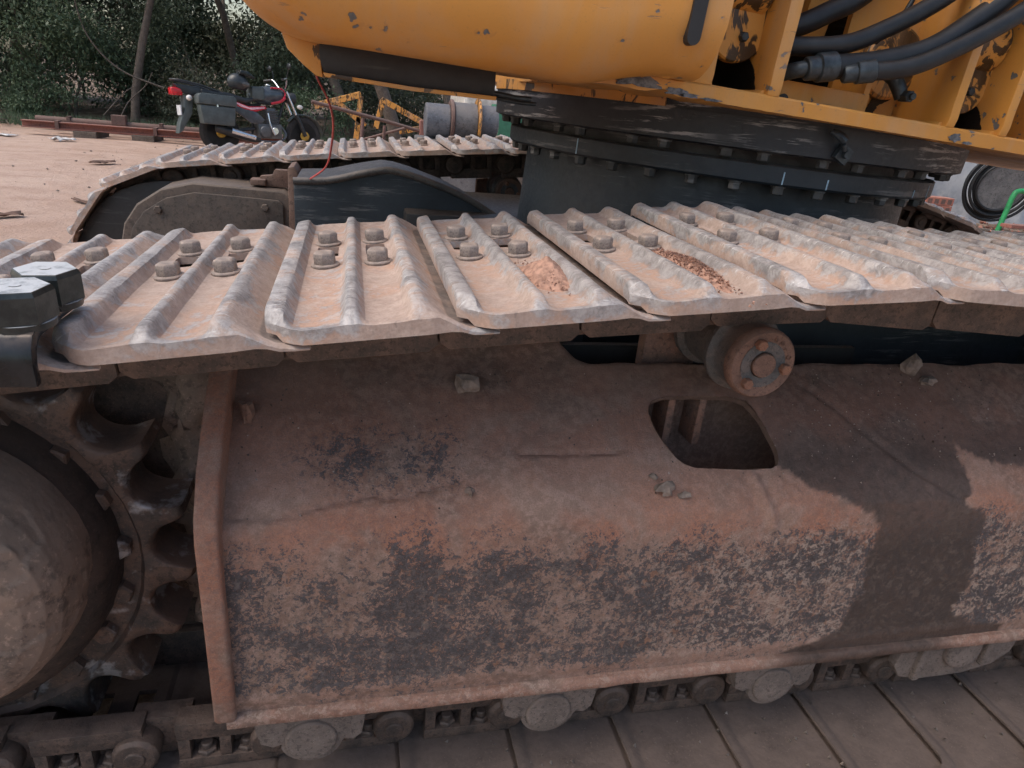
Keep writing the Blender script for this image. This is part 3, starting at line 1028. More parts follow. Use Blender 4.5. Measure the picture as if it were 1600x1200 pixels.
# ---- far track frame, seen from its inner side
def far_frame():
    Y = 1.86
    mb = MB()
    mt = Matrix(((1, 0, 0, 0), (0, 0, 1, 0), (0, 1, 0, 0), (0, 0, 0, 1)))
    pl = [(.10, .28), (2.9, .28), (2.9, .72), (.10, .76)]
    mb.prism(pl, Y + .18, Y + .60, mt)
    f = exo('track_frame', mb, X['dark'], smooth=30, bevel=.01)
    # guard over the travel motor: plate with a rounded rim
    g = MB()
    rim = [(-.47, .30), (-.47, .60), (-.455, .66), (-.41, .725), (-.33, .78), (-.23, .806), (-.05, .80), (.06, .795), (.085, .78), (.085, .30)]
    g.prism([(p[0], p[1]) for p in rim], Y - .04, Y + .16, mt)
    o = exo('travel_motor_guard', g, X['guard'], smooth=35, bevel=.012, seg=3)
    inn = MB()
    rim2 = [(-.44, .30), (-.44, .60), (-.425, .65), (-.385, .705), (-.315, .752), (-.225, .776), (-.05, .77), (.045, .765), (.06, .75), (.06, .30)]
    inn.prism(rim2, Y - .056, Y - .04, mt)
    link('cover_plate', inn.mesh('cover_plate', X['guard2'], smooth=35, bevel=.004), o)
    for (bx, bz) in ((-.34, .715), (.0, .74), (-.2, .6)):
        b = MB(); b.cyl(.013, -.01, .004, 6, yaxis(bx, Y - .056, bz), .002)
        link('bolt', b.mesh('bolt', X['guard'], smooth=25), o)
    st = MB()
    st.prism([(.075, .30), (.12, .30), (.115, .86), (.10, .885), (.08, .88)], Y - .07, Y + .10, mt)
    exo('guard_post', st, X['endplate2'], smooth=35, bevel=.008)
    # small bracket with a hook on top of the guard
    k = MB()
    k.prism([(-.02, .80), (.09, .80), (.09, .86), (.03, .86), (.02, .84), (-.02, .835)], Y + .02, Y + .05, mt)
    k.box((-.05, Y - .01, .806), (.0, Y + .05, .826))
    exo('hose_bracket', k, X['endplate2'], smooth=30, bevel=.004)
X['guard'] = mk_iron('brown_guard_steel', (.085, .068, .058), (.12, .09, .072), (.16, .125, .10), .7, .7, 9)
X['guard2'] = mk_iron('brown_cover_plate', (.062, .052, .046), (.095, .075, .062), (.14, .11, .09), .6, .75, 12)
X['endplate2'] = mk_iron('brown_red_post', (.13, .075, .055), (.16, .10, .075), (.20, .13, .10), .6, .7, 14)
far_frame()

# ---- car body between the tracks with its arched legs
def car_body():
    mt = Matrix(((1, 0, 0, 0), (0, 0, 1, 0), (0, 1, 0, 0), (0, 0, 0, 1)))
    mb = MB()
    mb.box((.72, .56, .42), (1.96, 1.98, .80))
    o = exo('car_body', mb, X['black2'], smooth=30, bevel=.02)
    # rear leg going to the far frame: dark blue face with a curved rolled edge
    leg = MB()
    arch = [(.12, .40), (.12, .872), (.22, .880), (.32, .906), (.39, .921), (.43, .919), (.49, .906), (.60, .872), (.68, .838), (.74, .805), (.80, .78), (.80, .40)]
    leg.prism(arch, 1.50, 1.86, mt)
    exo('frame_leg', leg, X['black2'], smooth=35, bevel=.006)
    e = MB()
    pts = catmull([(a[0], 1.495, a[1]) for a in arch[1:11]], 6)
    e.tube([p + Vector((0, 0, .004)) for p in pts], .011, 8)
    exo('rolled_edge', e, X['rolledge'], smooth=60)
    t2 = MB(); t2.box((.45, 1.40, .40), (1.1, 1.98, .815)); exo('car_body_web', t2, X['dark'], smooth=30, bevel=.01)
    l2 = MB(); l2.box((1.9, .5, .42), (2.3, 2.0, .78)); exo('frame_leg', l2, X['black2'], smooth=30, bevel=.02)
    l3 = MB(); l3.box((.30, .50, .42), (.74, .9, .78)); exo('frame_leg', l3, X['black2'], smooth=30, bevel=.02)
X['rolledge'] = mk_iron('grey_rolled_edge', (.06, .06, .062), (.09, .085, .08), (.20, .16, .135), .7, .5, 20)
car_body()

# ---- slewing ring
RC = Vector((1.339, 1.268, 0))
RT = Matrix.Translation((RC.x, RC.y, 1.1)) @ Matrix.Rotation(radians(1.7), 4, 'Y') @ Matrix.Translation((-RC.x, -RC.y, -1.1))
def ring_part(name, prof, mat, n=96, parent=None, **k):
    mb = MB(); mb.lathe(prof, n, RT @ Matrix.Translation(RC))
    if parent:
        return link(name, mb.mesh(name, mat, **k), parent)
    return exo(name, mb, mat, **k)
ped = ring_part('ring_pedestal', [(.552, .78), (.550, .86), (.545, 1.034), (.3, 1.034)], X['black2'], smooth=40)
ring = ring_part('slewing_ring', [(.3, 1.034), (.597, 1.034), (.602, 1.039), (.602, 1.074), (.597, 1.078), (.3, 1.078)], X['black2'], smooth=25)
ring['label'] = 'dark bolted slewing ring under the yellow deck'
ring_part('bearing_race', [(.3, 1.078), (.572, 1.078), (.572, 1.100), (.3, 1.1)], X['dark'], parent=ring, smooth=30)
ub = ring_part('turntable_base', [(.3, 1.1), (.640, 1.1), (.650, 1.104), (.652, 1.165), (.3, 1.165)], X['black'], smooth=25)
ring_part('base_rim', [(.3, 1.165), (.648, 1.165), (.648, 1.189), (.3, 1.189)], X['black'], parent=ub, smooth=25)
arc = MB()
for i in range(31):
    a_ = radians(140 + 92 * i / 30)
    for (r_, z_) in ((.640, 1.1655), (.657, 1.1655), (.657, 1.189), (.640, 1.189)):
        arc.v.append(RT @ (RC + Vector((r_ * cos(a_), r_ * sin(a_), z_))))
for i in range(30):
    for k in range(4): arc.f.append((i * 4 + k, i * 4 + (k + 1) % 4, (i + 1) * 4 + (k + 1) % 4, (i + 1) * 4 + k))
arc.f += [(0, 1, 2, 3), (120, 121, 122, 123)]
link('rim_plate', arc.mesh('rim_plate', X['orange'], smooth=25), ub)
def ring_bolts(R, z, n, h, r, a0, parent, name='bolt', jit=0.0, pairs=False):
    for k in range(n):
        a = a0 + 2 * pi * k / n + (random.uniform(-jit, jit))
        if pairs and k % 2: a -= .045
        if sin(a) > .55: continue
        mb = MB()
        mm = RT @ Matrix.Translation(RC + Vector((R * cos(a), R * sin(a), z)))
        mb.cyl(r, -h, .0, 6, mm @ Matrix.Rotation(random.random(), 4, 'Z'), .0025)
        mb.cyl(r * 1.2, -.004, .0005, 14, mm)
        link(name, mb.mesh(name, X['ringbolt'], smooth=25), parent)
        if z < 1.05 and random.random() < .45 and -2.7 < a - 2 * pi * (a > pi) < .2:
            mk = MB()
            mf = RT @ Matrix.Translation(RC) @ Matrix.Rotation(a + random.uniform(-.006, .006), 4, 'Z')
            mk.box((.6022, -.0016, 1.038), (.6030, .0014, 1.052 + random.uniform(0, .022)), mf)
            link('paint_mark', mk.mesh('paint_mark', X['chalk'], smooth=0), parent)
X['ringbolt'] = mk_black('dark_ring_bolt', (.035, .036, .036), .5, .5)
X['chalk'] = plain('pale_blue_paint_mark', (.32, .45, .55), .8)
ring_bolts(.580, 1.034, 38, .020, .0135, .04, ring)
ring_bolts(.618, 1.1, 36, .018, .0135, .09, ub, pairs=True, jit=.012)

# grease fitting on the turntable base
gf = MB()
gf.tube([RT @ Vector((1.245, .605, 1.158)), RT @ Vector((1.262, .595, 1.150)), RT @ Vector((1.272, .592, 1.142))], [.006, .010, .009], 10)
gf.box((-.016, -.006, -.016), (.016, .006, .016), Matrix.Translation((1.292, .612, 1.118)) @ Matrix.Rotation(.5, 4, 'Y'))
gf.cyl(.008, -.012, .0, 10, yaxis(1.292, .607, 1.118))
gf.tube([(1.272, .592, 1.138), (1.284, .600, 1.126)], .005, 8)
exo('grease_fitting', gf, X['fitting'], smooth=35)

# ---- the deck and what stands on it (the upper structure sits a little out of level)
UT = Matrix.Translation((.95, .56, 1.2)) @ Matrix.Rotation(radians(3.0), 4, 'Y') @ Matrix.Translation((-.95, -.56, -1.2))
XZ = Matrix(((1, 0, 0, 0), (0, 0, 1, 0), (0, 1, 0, 0), (0, 0, 0, 1)))     # prism (x,z) along y
def upo(name, mb, mat, **k):
    mb.v = [UT @ v for v in mb.v]
    return exo(name, mb, mat, **k)
def upc(name, mb, mat, parent, **k):
    mb.v = [UT @ v for v in mb.v]
    return link(name, mb.mesh(name, mat, **k), parent)

# deck plate with a ragged chipped front edge
dk = MB()
N = 160
for i in range(N + 1):
    x = .70 + (3.2 - .70) * i / N
    yf = .556 + .02 * (1 - sm(.70, .82, x)) + .0012 * n1(x * 40)
    zb = 1.190 + .0008 * n1(x * 60, 3)
    if x < 1.0: zb += .012 * max(0, n1(x * 22, 1) + .1) * (1 - sm(.93, 1.0, x))
    zt = 1.2185
    dk.v += [Vector((x, yf, zb)), Vector((x, yf - .0015, zt - .004)), Vector((x, yf + .003, zt)), Vector((x, 1.9, zt)), Vector((x, 1.9, zb))]
for i in range(N):
    for k in range(5):
        dk.f.append((i * 5 + k, (i + 1) * 5 + k, (i + 1) * 5 + (k + 1) % 5, i * 5 + (k + 1) % 5))
dk.f += [tuple(range(5)), tuple(range(N * 5, N * 5 + 5))]
DECK = upo('deck_plate', dk, X['yellowlug'], smooth=30)
DECK['label'] = 'yellow deck plate with chipped front edge'
# bare patches where the paint has come off the edge
X['primer'] = plain('bare_grey_primer', (.13, .13, .135), .6, .1, .5, 120, .001)
random.seed(11)
for (px, pz, w, h) in ((.80, 1.205, .050, .009), (.77, 1.203, .02, .008), (.868, 1.197, .022, .006), (.895, 1.194, .018, .004), (1.50, 1.200, .016, .008), (1.535, 1.193, .012, .003), (.94, 1.1935, .02, .0025)):
    mb = MB()
    pts = []
    for k in range(22):
        a = 2 * pi * k / 22
        rr = 1 + .45 * n1(cos(a) * 2.3 + px * 30, sin(a) * 2.3, px * 9) + .2 * random.uniform(-1, 1)
        pts.append((px + w * rr * cos(a), min(1.2145, max(1.1905, pz + h * rr * sin(a)))))
    yf = .556 + .02 * (1 - sm(.70, .82, px))
    mb.prism(pts, yf - .0026, yf + .004, XZ)
    upc('bare_patch', mb, X['primer'], DECK, smooth=0)

# rounded side body (pillow-shaped panel, lower left corner swept up)
def side_body():
    mb = MB()
    x0, x1, z0, z1 = .078, .880, 1.180, 1.95
    NX, NZ = 90, 70
    def zlow(x):
        return z0 + .036 * sm(.60, .84, x)
    rr = .10
    for j in range(NZ + 1):
        tz = (j / NZ) ** 1.9
        for i in range(NX + 1):
            tx = i / NX
            tx = tx ** 1.5
            # rounded corner outline: map unit square to shape
            zc = zlow(x0 + (x1 - x0) * tx)
            z = zc + (z1 - zc) * tz
            # left boundary as function of z
            R = .16
            xl = x0
            if z < z0 + R:
                q = (z0 + R - z) / R
                xl = x0 + .15 * (1 - sqrt(max(0, 1 - q ** 2.2)))
            x = xl + (x1 - xl) * tx
            dl = (x - xl)
            db = (z - zc)
            def bend(d, r):
                return 0 if d >= r else r - sqrt(max(0, r * r - (r - d) ** 2))
            y = .44 + bend(dl, .11) * 1.0 + bend(db, .10) * .9
            y = min(y, .60)
            y += .0015 * n1(x * 9, z * 9)
            mb.v.append(Vector((x, y, z)))
    for j in range(NZ):
        for i in range(NX):
            mb.f.append((j * (NX + 1) + i, j * (NX + 1) + i + 1, (j + 1) * (NX + 1) + i + 1, (j + 1) * (NX + 1) + i))
    # close the back
    b = len(mb.v)
    ring_ = [j * (NX + 1) for j in range(NZ, -1, -1)] + list(range(1, NX + 1)) + [j * (NX + 1) + NX for j in range(1, NZ + 1)]
    for i in ring_:
        v = mb.v[i]; mb.v.append(Vector((v.x + (.02 if i % (NX + 1) == 0 else 0), 1.0, v.z + .012)))
    for k in range(len(ring_) - 1):
        mb.f.append((ring_[k], ring_[k + 1], b + k + 1, b + k))
    return mb
BODY = upo('side_body', side_body(), X['yellow'], smooth=60)
BODY['label'] = 'rounded yellow side panel speckled with paint chips'
# weld bead and slotted end plate at the right end of the body
wl_ = MB()
pp = catmull([(.868, .452, 1.36), (.864, .458, 1.30), (.858, .470, 1.262), (.848, .492, 1.235), (.838, .520, 1.222), (.80, .535, 1.221), (.74, .545, 1.222)], 6)
wl_.tube([p + Vector((0, .0, .002 * n1(i * .9))) for i, p in enumerate(pp)], .0075, 8)
upc('weld_bead', wl_, X['yellowlug'], BODY, smooth=60)
sl = MB()
sp_ = [(.822 + .012 * cos(radians(a)), 1.275 + .014 * sin(radians(a))) for a in range(180, 361, 20)] + [(.834, 1.45), (.810, 1.45)]
sl.prism(sp_, .4335, .452, XZ)
upc('slot', sl, X['dark'], BODY, smooth=30)

# lugs: four upright plates with pin bosses between the pairs
def lug(xa, xb, back=.98, y0=.552, mat='yellowlug', top=1.75):
    mb = MB()
    w = (xb - xa)
    pl = [(y0 + .004, 1.2175), (y0 + .001, 1.235), (y0 + .003, 1.26), (y0 + .012, top), (back, top), (back, 1.2175)]
    mt = Matrix(((0, 0, 1, 0), (1, 0, 0, 0), (0, 1, 0, 0), (0, 0, 0, 1)))
    mb.prism(pl, xa, xb, mt)
    # weld at the foot
    for sx in (xa - .002, xb + .002):
        mb.tube([(sx, y0 + .016 + .40 * i / 30, 1.2195 + .001 * n1(i)) for i in range(31)], .007, 6)
    return upo('lug_plate', mb, X[mat], smooth=30, bevel=.0025)
lug(.888, .934)
lug(1.052, 1.078)
lug(1.470, 1.491)
lug(1.606, 1.627)
lug(1.80, 1.83)
def boss(xc, xa, xb, y, z, r, ang):
    """pin with a rounded retaining cover between two lugs"""
    mb = MB()
    w = (xb - xa)
    # hanging rounded cover
    pl = [(-w * .47, .11), (-w * .49, .02)] + [(w * .49 * cos(radians(a)), .0 + .050 * sin(radians(a))) for a in range(190, 351, 16)] + [(w * .49, .02), (w * .47, .11)]
    mb.prism(pl, 0, .03, Matrix.Translation((xc, y, z)) @ Matrix.Rotation(radians(ang), 4, 'Y') @ XZ)
    o = upo('pin_cover', mb, X['yellowoil'], smooth=35, bevel=.008, seg=3)
    b = MB(); b.cyl(.009, -.012, .01, 6, yaxis(xc + .008, y, z - .004), .002)
    upc('bolt', b, X['fitting'], o, smooth=25)
    p = MB(); p.cyl(r, xa - .0, xb + .0, 32, Matrix.Translation((0, y + .025, z + .088)) @ Matrix(((0, 0, 1, 0), (1, 0, 0, 0), (0, 1, 0, 0), (0, 0, 0, 1))), .006)
    upc('pin', p, X['yellowoil'], o, smooth=40)
boss(1.005, .936, 1.050, .63, 1.318, .055, 6)
boss(1.556, 1.493, 1.604, .63, 1.300, .055, 6)
bw = MB(); bw.box((.935, .80, 1.2176), (1.052, .82, 1.7)); upo('back_plate', bw, X['yellowoil'], smooth=0)
bw = MB(); bw.box((1.491, .80, 1.2176), (1.606, .82, 1.7)); upo('back_plate', bw, X['yellowoil'], smooth=0)
bw = MB(); bw.box((1.628, .80, 1.2176), (1.80, .82, 1.7)); upo('back_plate', bw, X['yellowoil'], smooth=0)
# upright cross plate and right hand bay
cp = MB(); cp.box((1.0785, .632, 1.2176), (1.332, .644, 1.256)); upo('cross_plate', cp, X['yellowlug'], smooth=0, bevel=.002)
hol = MB(); hol.cyl(.012, -.002, .004, 20, yaxis(1.135, .632, 1.219)); upo('drain_hole', hol, X['dark'], smooth=30)
bp = MB(); bp.box((1.30, .72, 1.2176), (1.470, .735, 1.75)); BP = upo('bay_plate', bp, X['yellow'], smooth=0)
tr = MB(); tr.prism([(1.318, 1.2176), (1.332, 1.2176), (1.338, 1.30), (1.325, 1.30)], .64, .72, XZ); upo('gusset', tr, X['yellow'], smooth=0)
rb = MB(); rb.lathe([(.066, .0), (.072, -.006), (.072, -.026), (.066, -.032), (.040, -.036), (.0, -.036)], 40, yaxis(1.415, .725, 1.33))
upc('round_boss', rb, X['yellowoil'], BP, smooth=35)
dark = MB(); dark.box((1.08, .95, 1.2176), (1.47, .97, 1.8)); upo('inner_bulkhead', dark, X['dark'], smooth=0)
yp = MB(); yp.prism([(1.24, 1.36), (1.30, 1.36), (1.33, 1.62), (1.26, 1.62)], .80, .93, XZ); upo('inner_gusset', yp, X['yellow'], smooth=0)
# hoses
def hose(pts, r, name='hydraulic_hose', fit=None):
    pp = catmull([(p[0], p[1], p[2]) for p in pts], 10)
    mb = MB(); mb.tube(pp, r, 16)
    o = exo(name, mb, X['hose'], smooth=60)
    if fit:
        d = (Vector(pts[1]) - Vector(pts[0])).normalized()
        f = MB()
        p0 = Vector(pts[0])
        f.lathe([(r * .9, -.035), (r * 1.0, -.032), (r * 1.0, -.012), (r * 1.22, -.010), (r * 1.25, .022), (r * 1.12, .024)], 20, frame(p0, None, None, d))
        link('fitting', f.mesh('fitting', X['fitting'], smooth=30), o)
    return o
hose([(1.08, .64, 1.302), (1.205, .60, 1.314), (1.292, .60, 1.347), (1.407, .60, 1.414), (1.55, .62, 1.52)], .0175)
hose([(1.175, .585, 1.272), (1.284, .575, 1.291), (1.384, .565, 1.324), (1.472, .57, 1.382), (1.529, .57, 1.432), (1.62, .58, 1.53)], .0215, fit=True)
hose([(1.245, .56, 1.270), (1.332, .535, 1.288), (1.447, .53, 1.346), (1.547, .53, 1.410), (1.66, .53, 1.50)], .0170, fit=True)
hose([(1.05, .76, 1.30), (1.172, .70, 1.350), (1.232, .70, 1.379), (1.303, .70, 1.418), (1.40, .72, 1.5)], .021)
hose([(1.335, .66, 1.335), (1.37, .66, 1.37), (1.395, .66, 1.42), (1.42, .66, 1.5)], .005, 'thin_hose')
ah = MB(); ah.tube(catmull([(1.11, .66, 1.235), (1.112, .63, 1.252), (1.13, .60, 1.263), (1.15, .59, 1.268)], 5), .015, 14)
ah.cyl(.019, -.012, .012, 6, frame((1.112, .655, 1.238), None, None, (0, .5, -.8)), .002)
exo('hose_elbow', ah, X['fitting'], smooth=35)
ah = MB(); ah.tube(catmull([(1.19, .62, 1.262), (1.21, .60, 1.264), (1.235, .57, 1.268)], 5), .011, 12)
exo('hose_elbow', ah, X['hose'], smooth=35)
va = MB()
va.tube([(1.372, .66, 1.285), (1.385, .635, 1.272), (1.394, .625, 1.252), (1.400, .62, 1.236)], [.012, .016, .015, .013], 12)
va.cyl(.012, -.016, .012, 6, yaxis(1.400, .61, 1.240), .002)
va.cyl(.007, -.024, .0, 10, yaxis(1.400, .61, 1.240), .001)
exo('hose_joint', va, X['fitting'], smooth=35)

# belly pan under the body, set back
be = MB(); be.prism([(.235, 1.195), (.245, 1.171), (.40, 1.163), (.545, 1.159), (.545, 1.22), (.235, 1.25)], .62, 1.75, XZ)
exo('belly_pan', be, X['dark'], smooth=30, bevel=.006)
for (ya, x0, z0, x1, z1, r) in ((.66, .25, 1.186, .62, 1.166, .0045), (.70, .25, 1.176, .64, 1.158, .004), (.64, .30, 1.19, .52, 1.178, .003)):
    t_ = MB(); t_.tube([(x0 + (x1 - x0) * i / 12, ya - .012, z0 + (z1 - z0) * i / 12 + .003 * sin(i)) for i in range(13)], r, 8)
    exo('belly_pipe', t_, X['pipe'] if 'pipe' in X else X['fitting'], smooth=60)
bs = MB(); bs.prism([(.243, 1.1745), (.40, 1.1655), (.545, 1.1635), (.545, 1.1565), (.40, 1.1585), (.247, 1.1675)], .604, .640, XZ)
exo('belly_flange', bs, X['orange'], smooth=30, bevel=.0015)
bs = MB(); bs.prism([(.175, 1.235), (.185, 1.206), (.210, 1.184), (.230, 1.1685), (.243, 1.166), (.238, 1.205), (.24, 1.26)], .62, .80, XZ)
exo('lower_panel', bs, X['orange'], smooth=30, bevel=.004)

# unseen mass above the deck, added to keep sky light off what lies below
up_ = MB(); up_.box((.30, .62, 1.9), (2.2, 2.3, 2.3)); upo('engine_hood', up_, X['yellow'], smooth=0, bevel=.04)

# oil and grease caked on the faces inside the bays
def oil_patch(pts, mt, parent):
    mb = MB()
    q = []
    for k in range(len(pts)):
        a_, b_ = Vector(pts[k] + (0,)), Vector(pts[(k + 1) % len(pts)] + (0,))
        for s in range(8):
            p = a_ + (b_ - a_) * s / 8
            q.append((p.x + .005 * n1(p.x * 160, p.y * 160, k) + .003 * n1(p.x * 420, p.y * 420), p.y + .005 * n1(p.y * 160, p.x * 160, 5) + .003 * n1(p.x * 420, p.y * 420, 7)))
    mb.prism(q, 0, .0012, mt)
    upc('oil_patch', mb, X['grease'], parent, smooth=0)
X['grease'] = plain('black_grease', (.012, .010, .009), .35, 0, .5, 60, .001)
XL = lambda x: Matrix(((0, 0, -1, x), (1, 0, 0, 0), (0, 1, 0, 0), (0, 0, 0, 1)))
YL = lambda y: Matrix(((1, 0, 0, 0), (0, 0, -1, y), (0, 1, 0, 0), (0, 0, 0, 1)))
for xl in (1.0515, 1.6055):
    oil_patch([(.60, 1.222), (.79, 1.222), (.79, 1.40), (.70, 1.42), (.665, 1.36), (.66, 1.29), (.625, 1.262), (.61, 1.24)], XL(xl), DECK)
oil_patch([(1.395, 1.222), (1.418, 1.224), (1.424, 1.246), (1.452, 1.262), (1.460, 1.285), (1.430, 1.276), (1.408, 1.262), (1.40, 1.24)], YL(.7192), DECK)
oil_patch([(1.345, 1.32), (1.372, 1.28), (1.385, 1.24), (1.395, 1.27), (1.375, 1.31), (1.36, 1.345)], YL(.7191), DECK)
oil_patch([(.94, 1.222), (1.045, 1.222), (1.045, 1.30), (1.02, 1.26), (1.0, 1.35), (.985, 1.27), (.96, 1.31)], YL(.7992), DECK)
oil_patch([(1.495, 1.222), (1.60, 1.222), (1.60, 1.32), (1.57, 1.27), (1.55, 1.33), (1.53, 1.25), (1.51, 1.30)], YL(.7992), DECK)

# ================================================================== loose things on the machine
random.seed(21)
# black clamp with two big hex bolts lying on the track at the left
CL = empty('steel_clamp', (-.03, .05, .91), 0, 'black steel clamp with two big hex bolts lying on the near track', 'clamp')
cli = Matrix.Translation((.03, -.05, -.91))
def clp(name, mb, mat, **k):
    o = mb.obj(name, mat, CL, **k); o.matrix_parent_inverse = cli; return o
sd = MB()
outer = [(.115, .9235), (.0, .9235), (-.014, .918), (-.022, .907), (-.025, .890), (-.024, .868)]
inner = [(-.012, .868), (-.013, .888), (-.010, .900), (-.003, .908), (.004, .911), (.115, .911)]
sd.prism(outer + inner, -.135, -.002, Matrix(((0, 0, 1, 0), (1, 0, 0, 0), (0, 1, 0, 0), (0, 0, 0, 1))))
clp('saddle', sd, X['gloss'], smooth=50, bevel=.003)
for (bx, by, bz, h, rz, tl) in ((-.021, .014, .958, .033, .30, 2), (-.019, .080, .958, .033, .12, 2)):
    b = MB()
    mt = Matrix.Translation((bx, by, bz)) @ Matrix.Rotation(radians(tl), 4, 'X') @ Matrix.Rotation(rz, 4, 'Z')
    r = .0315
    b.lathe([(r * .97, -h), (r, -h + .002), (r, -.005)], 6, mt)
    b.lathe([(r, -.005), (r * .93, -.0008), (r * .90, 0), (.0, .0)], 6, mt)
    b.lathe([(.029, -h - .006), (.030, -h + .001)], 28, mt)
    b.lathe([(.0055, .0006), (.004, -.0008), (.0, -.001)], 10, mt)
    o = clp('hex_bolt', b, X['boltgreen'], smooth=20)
# small heap of red soil
def heap(name, c, rx, ry, h, mat, label, seed=0, N=44):
    mb = MB()
    for j in range(N + 1):
        for i in range(N + 1):
            x = (i / N - .5) * 2; y = (j / N - .5) * 2
            d = hypot(x, y) * (1 + .25 * n1(atan2(y, x) * 1.3 + seed, seed))
            z = h * max(0, 1 - d) ** 1.25 * (1 + .15 * fbm(x * 4 + seed, y * 4)) - .0015 - .006 * sm(.9, 1.1, d) + .0016 * fbm(x * 14, y * 14, seed) * (d < 1)
            mb.v.append(Vector((x * rx, y * ry, z)))
    for j in range(N):
        for i in range(N):
            mb.f.append((j * (N + 1) + i, j * (N + 1) + i + 1, (j + 1) * (N + 1) + i + 1, (j + 1) * (N + 1) + i))
    o = mb.obj(name, mat, smooth=70)
    o.location = c
    return tag(o, label, 'soil')
h1 = heap('soil_heap', (.545, .165, .9500), .036, .075, .027, X['soil'], 'small heap of loose red soil in a shoe pan, beside two bolts', 2)
h1.rotation_euler = (0, -.11, 0)
h2 = heap('soil_heap', (.756, .165, .9676), .028, .125, .013, X['soil'], 'long drift of red soil and grit along a shoe further right', 5)
h2.rotation_euler = (0, -.09, 0)

def clod(name, c, s, label, mat='stone', n=12, seed=0):
    mb = MB()
    lump(mb, (0, 0, 0), s, 9, .8, 4, seed * 1.7)
    o = mb.obj(name, X[mat], smooth=0, bevel=.0012, seg=1); o.location = c
    return tag(o, label, 'clod')
def on_frame(x, v, up_=0):
    y, z = prof_at(v)
    return Vector((x, y, z)) + (NS if v > V1 else NF) * up_
X['claygrey'] = plain('pale_dried_clay', (.19, .152, .127), .95, 0, .35, 60, .004)
clod('clay_lump', on_frame(.766, .370, .006), (.018, .012, .011), 'broken grey clay lump on the frame slope below the access hole', 'claygrey', 16, 3)
clod('clay_lump', on_frame(.797, .360, .004), (.010, .008, .007), 'small pale stone right of the broken clay lump below the access hole', 'claygrey', 10, 5)
clod('clay_lump', on_frame(.752, .395, .003), (.007, .006, .005), 'tiny round pale stone just above the broken clay lump', 'claygrey', 10, 8)
clod('clay_lump', on_frame(.142, .514, .008), (.010, .012, .019), 'reddish stone wedged beside the frame end plate', 'roller', 12, 9)
clod('clay_lump', on_frame(1.335, .600, .012), (.018, .016, .020), 'pale clay lump on the top rim of the frame right of the roller', 'claygrey', 14, 12)
clod('clay_lump', on_frame(1.365, .572, .004), (.020, .012, .008), 'flat pale clay smear below the lump on the frame top rim', 'claygrey', 14, 14)
clod('clay_lump', on_frame(.458, .380, .002), (.008, .008, .006), 'crumbly dark clod at the end of the long crack', 'mud', 12, 16)
clod('clay_lump', on_frame(.470, .56, .010), (.020, .014, .016), 'grey mud lump high on the frame under the chain', 'claygrey', 14, 18)

# gravel and crumbs caught on the frame slope and on the lower shoes
def grit(name, pts, mat, label):
    mb = MB()
    for (p, s) in pts:
        k = [(1, 1, 1), (-1, -1, 1), (-1, 1, -1), (1, -1, -1)]
        q = [Vector((random.uniform(.4, 1.2) * a * s, random.uniform(.4, 1.2) * b * s, random.uniform(.4, 1) * c * s)) for a, b, c in k]
        q.append(Vector((random.uniform(-1, 1) * s, random.uniform(-1, 1) * s, s * 1.1)))
        mb.add([p + w for w in q], [(0, 1, 4), (1, 2, 4), (2, 0, 4), (0, 3, 1), (1, 3, 2), (2, 3, 0)])
    return tag(mb.obj(name, mat, smooth=0), label, 'grit', kind='stuff')
pts = []
for i in range(3800):
    x = random.uniform(.13, 1.6); v = random.uniform(V1 + .01, V2 - .005)
    if inpoly(x, v, HOLE): continue
    dn = n1(x * 9, v * 9, 2) + .9 * sm(.95, 1.15, x) * (1 - sm(1.45, 1.6, x)) * sm(.36, .42, v)
    if random.random() > .16 + .75 * max(0, dn): continue
    s = random.choice([.0004, .0005, .0006, .0008, .0010, .0016])
    pts.append((on_frame(x, v, s * .6), s))
X['gritdark'] = plain('dark_grit', (.09, .07, .06), .95, 0, .5, 200)
X['gritpale'] = plain('pale_grit', (.34, .28, .24), .95, 0, .4, 200)
grit('grit', pts[::3] , X['gritpale'], 'pale grit scattered over the frame slope')
grit('grit', [p for i, p in enumerate(pts) if i % 3], X['gritdark'], 'dark crumbs of soil scattered over the frame slope')
pts = []
for i in range(420):
    x = random.uniform(.3, 1.9); y = random.uniform(-.01, .24)
    s = random.choice([.0006, .0007, .0008, .001, .0014, .002, .0035])
    pts.append((Vector((x, y, .046 + s * .5)), s))
grit('grit', pts, X['claygrey'], 'pale stone chips lying on the lower track shoes')
pts = []
for i in range(700):
    a = random.uniform(0, 2 * pi); d = abs(random.gauss(0, .6))
    x = .545 + .028 * d * cos(a); y = .165 + .066 * d * sin(a)
    pts.append((Vector((x, y, .9505 + .11 * (x - .545) + .02 * max(0, 1 - d))), random.uniform(.0006, .0016)))
for i in range(900):
    a = random.uniform(0, 2 * pi); d = abs(random.gauss(0, .6))
    x = .756 + .022 * d * cos(a); y = .165 + .11 * d * sin(a)
    pts.append((Vector((x, y, .9685 + .09 * (x - .756) + .012 * max(0, 1 - d))), random.uniform(.0006, .0020)))
grit('grit', pts, X['soil'], 'red crumbs scattered round the soil on the shoes')

# red wire hanging from the deck to the far side
wi = MB(); wi.tube(catmull([(.211, .80, 1.215), (.222, .88, 1.165), (.240, .95, 1.125), (.249, 1.02, 1.08), (.243, 1.12, 1.02), (.222, 1.3, .945), (.169, 1.49, .885), (.165, 1.52, .875)], 8), .0026, 6)
tag(wi.obj('red_wire', plain('red_wire_insulation', (.55, .10, .09), .5)), 'thin red wire dangling from the yellow deck to the far track', 'wire')

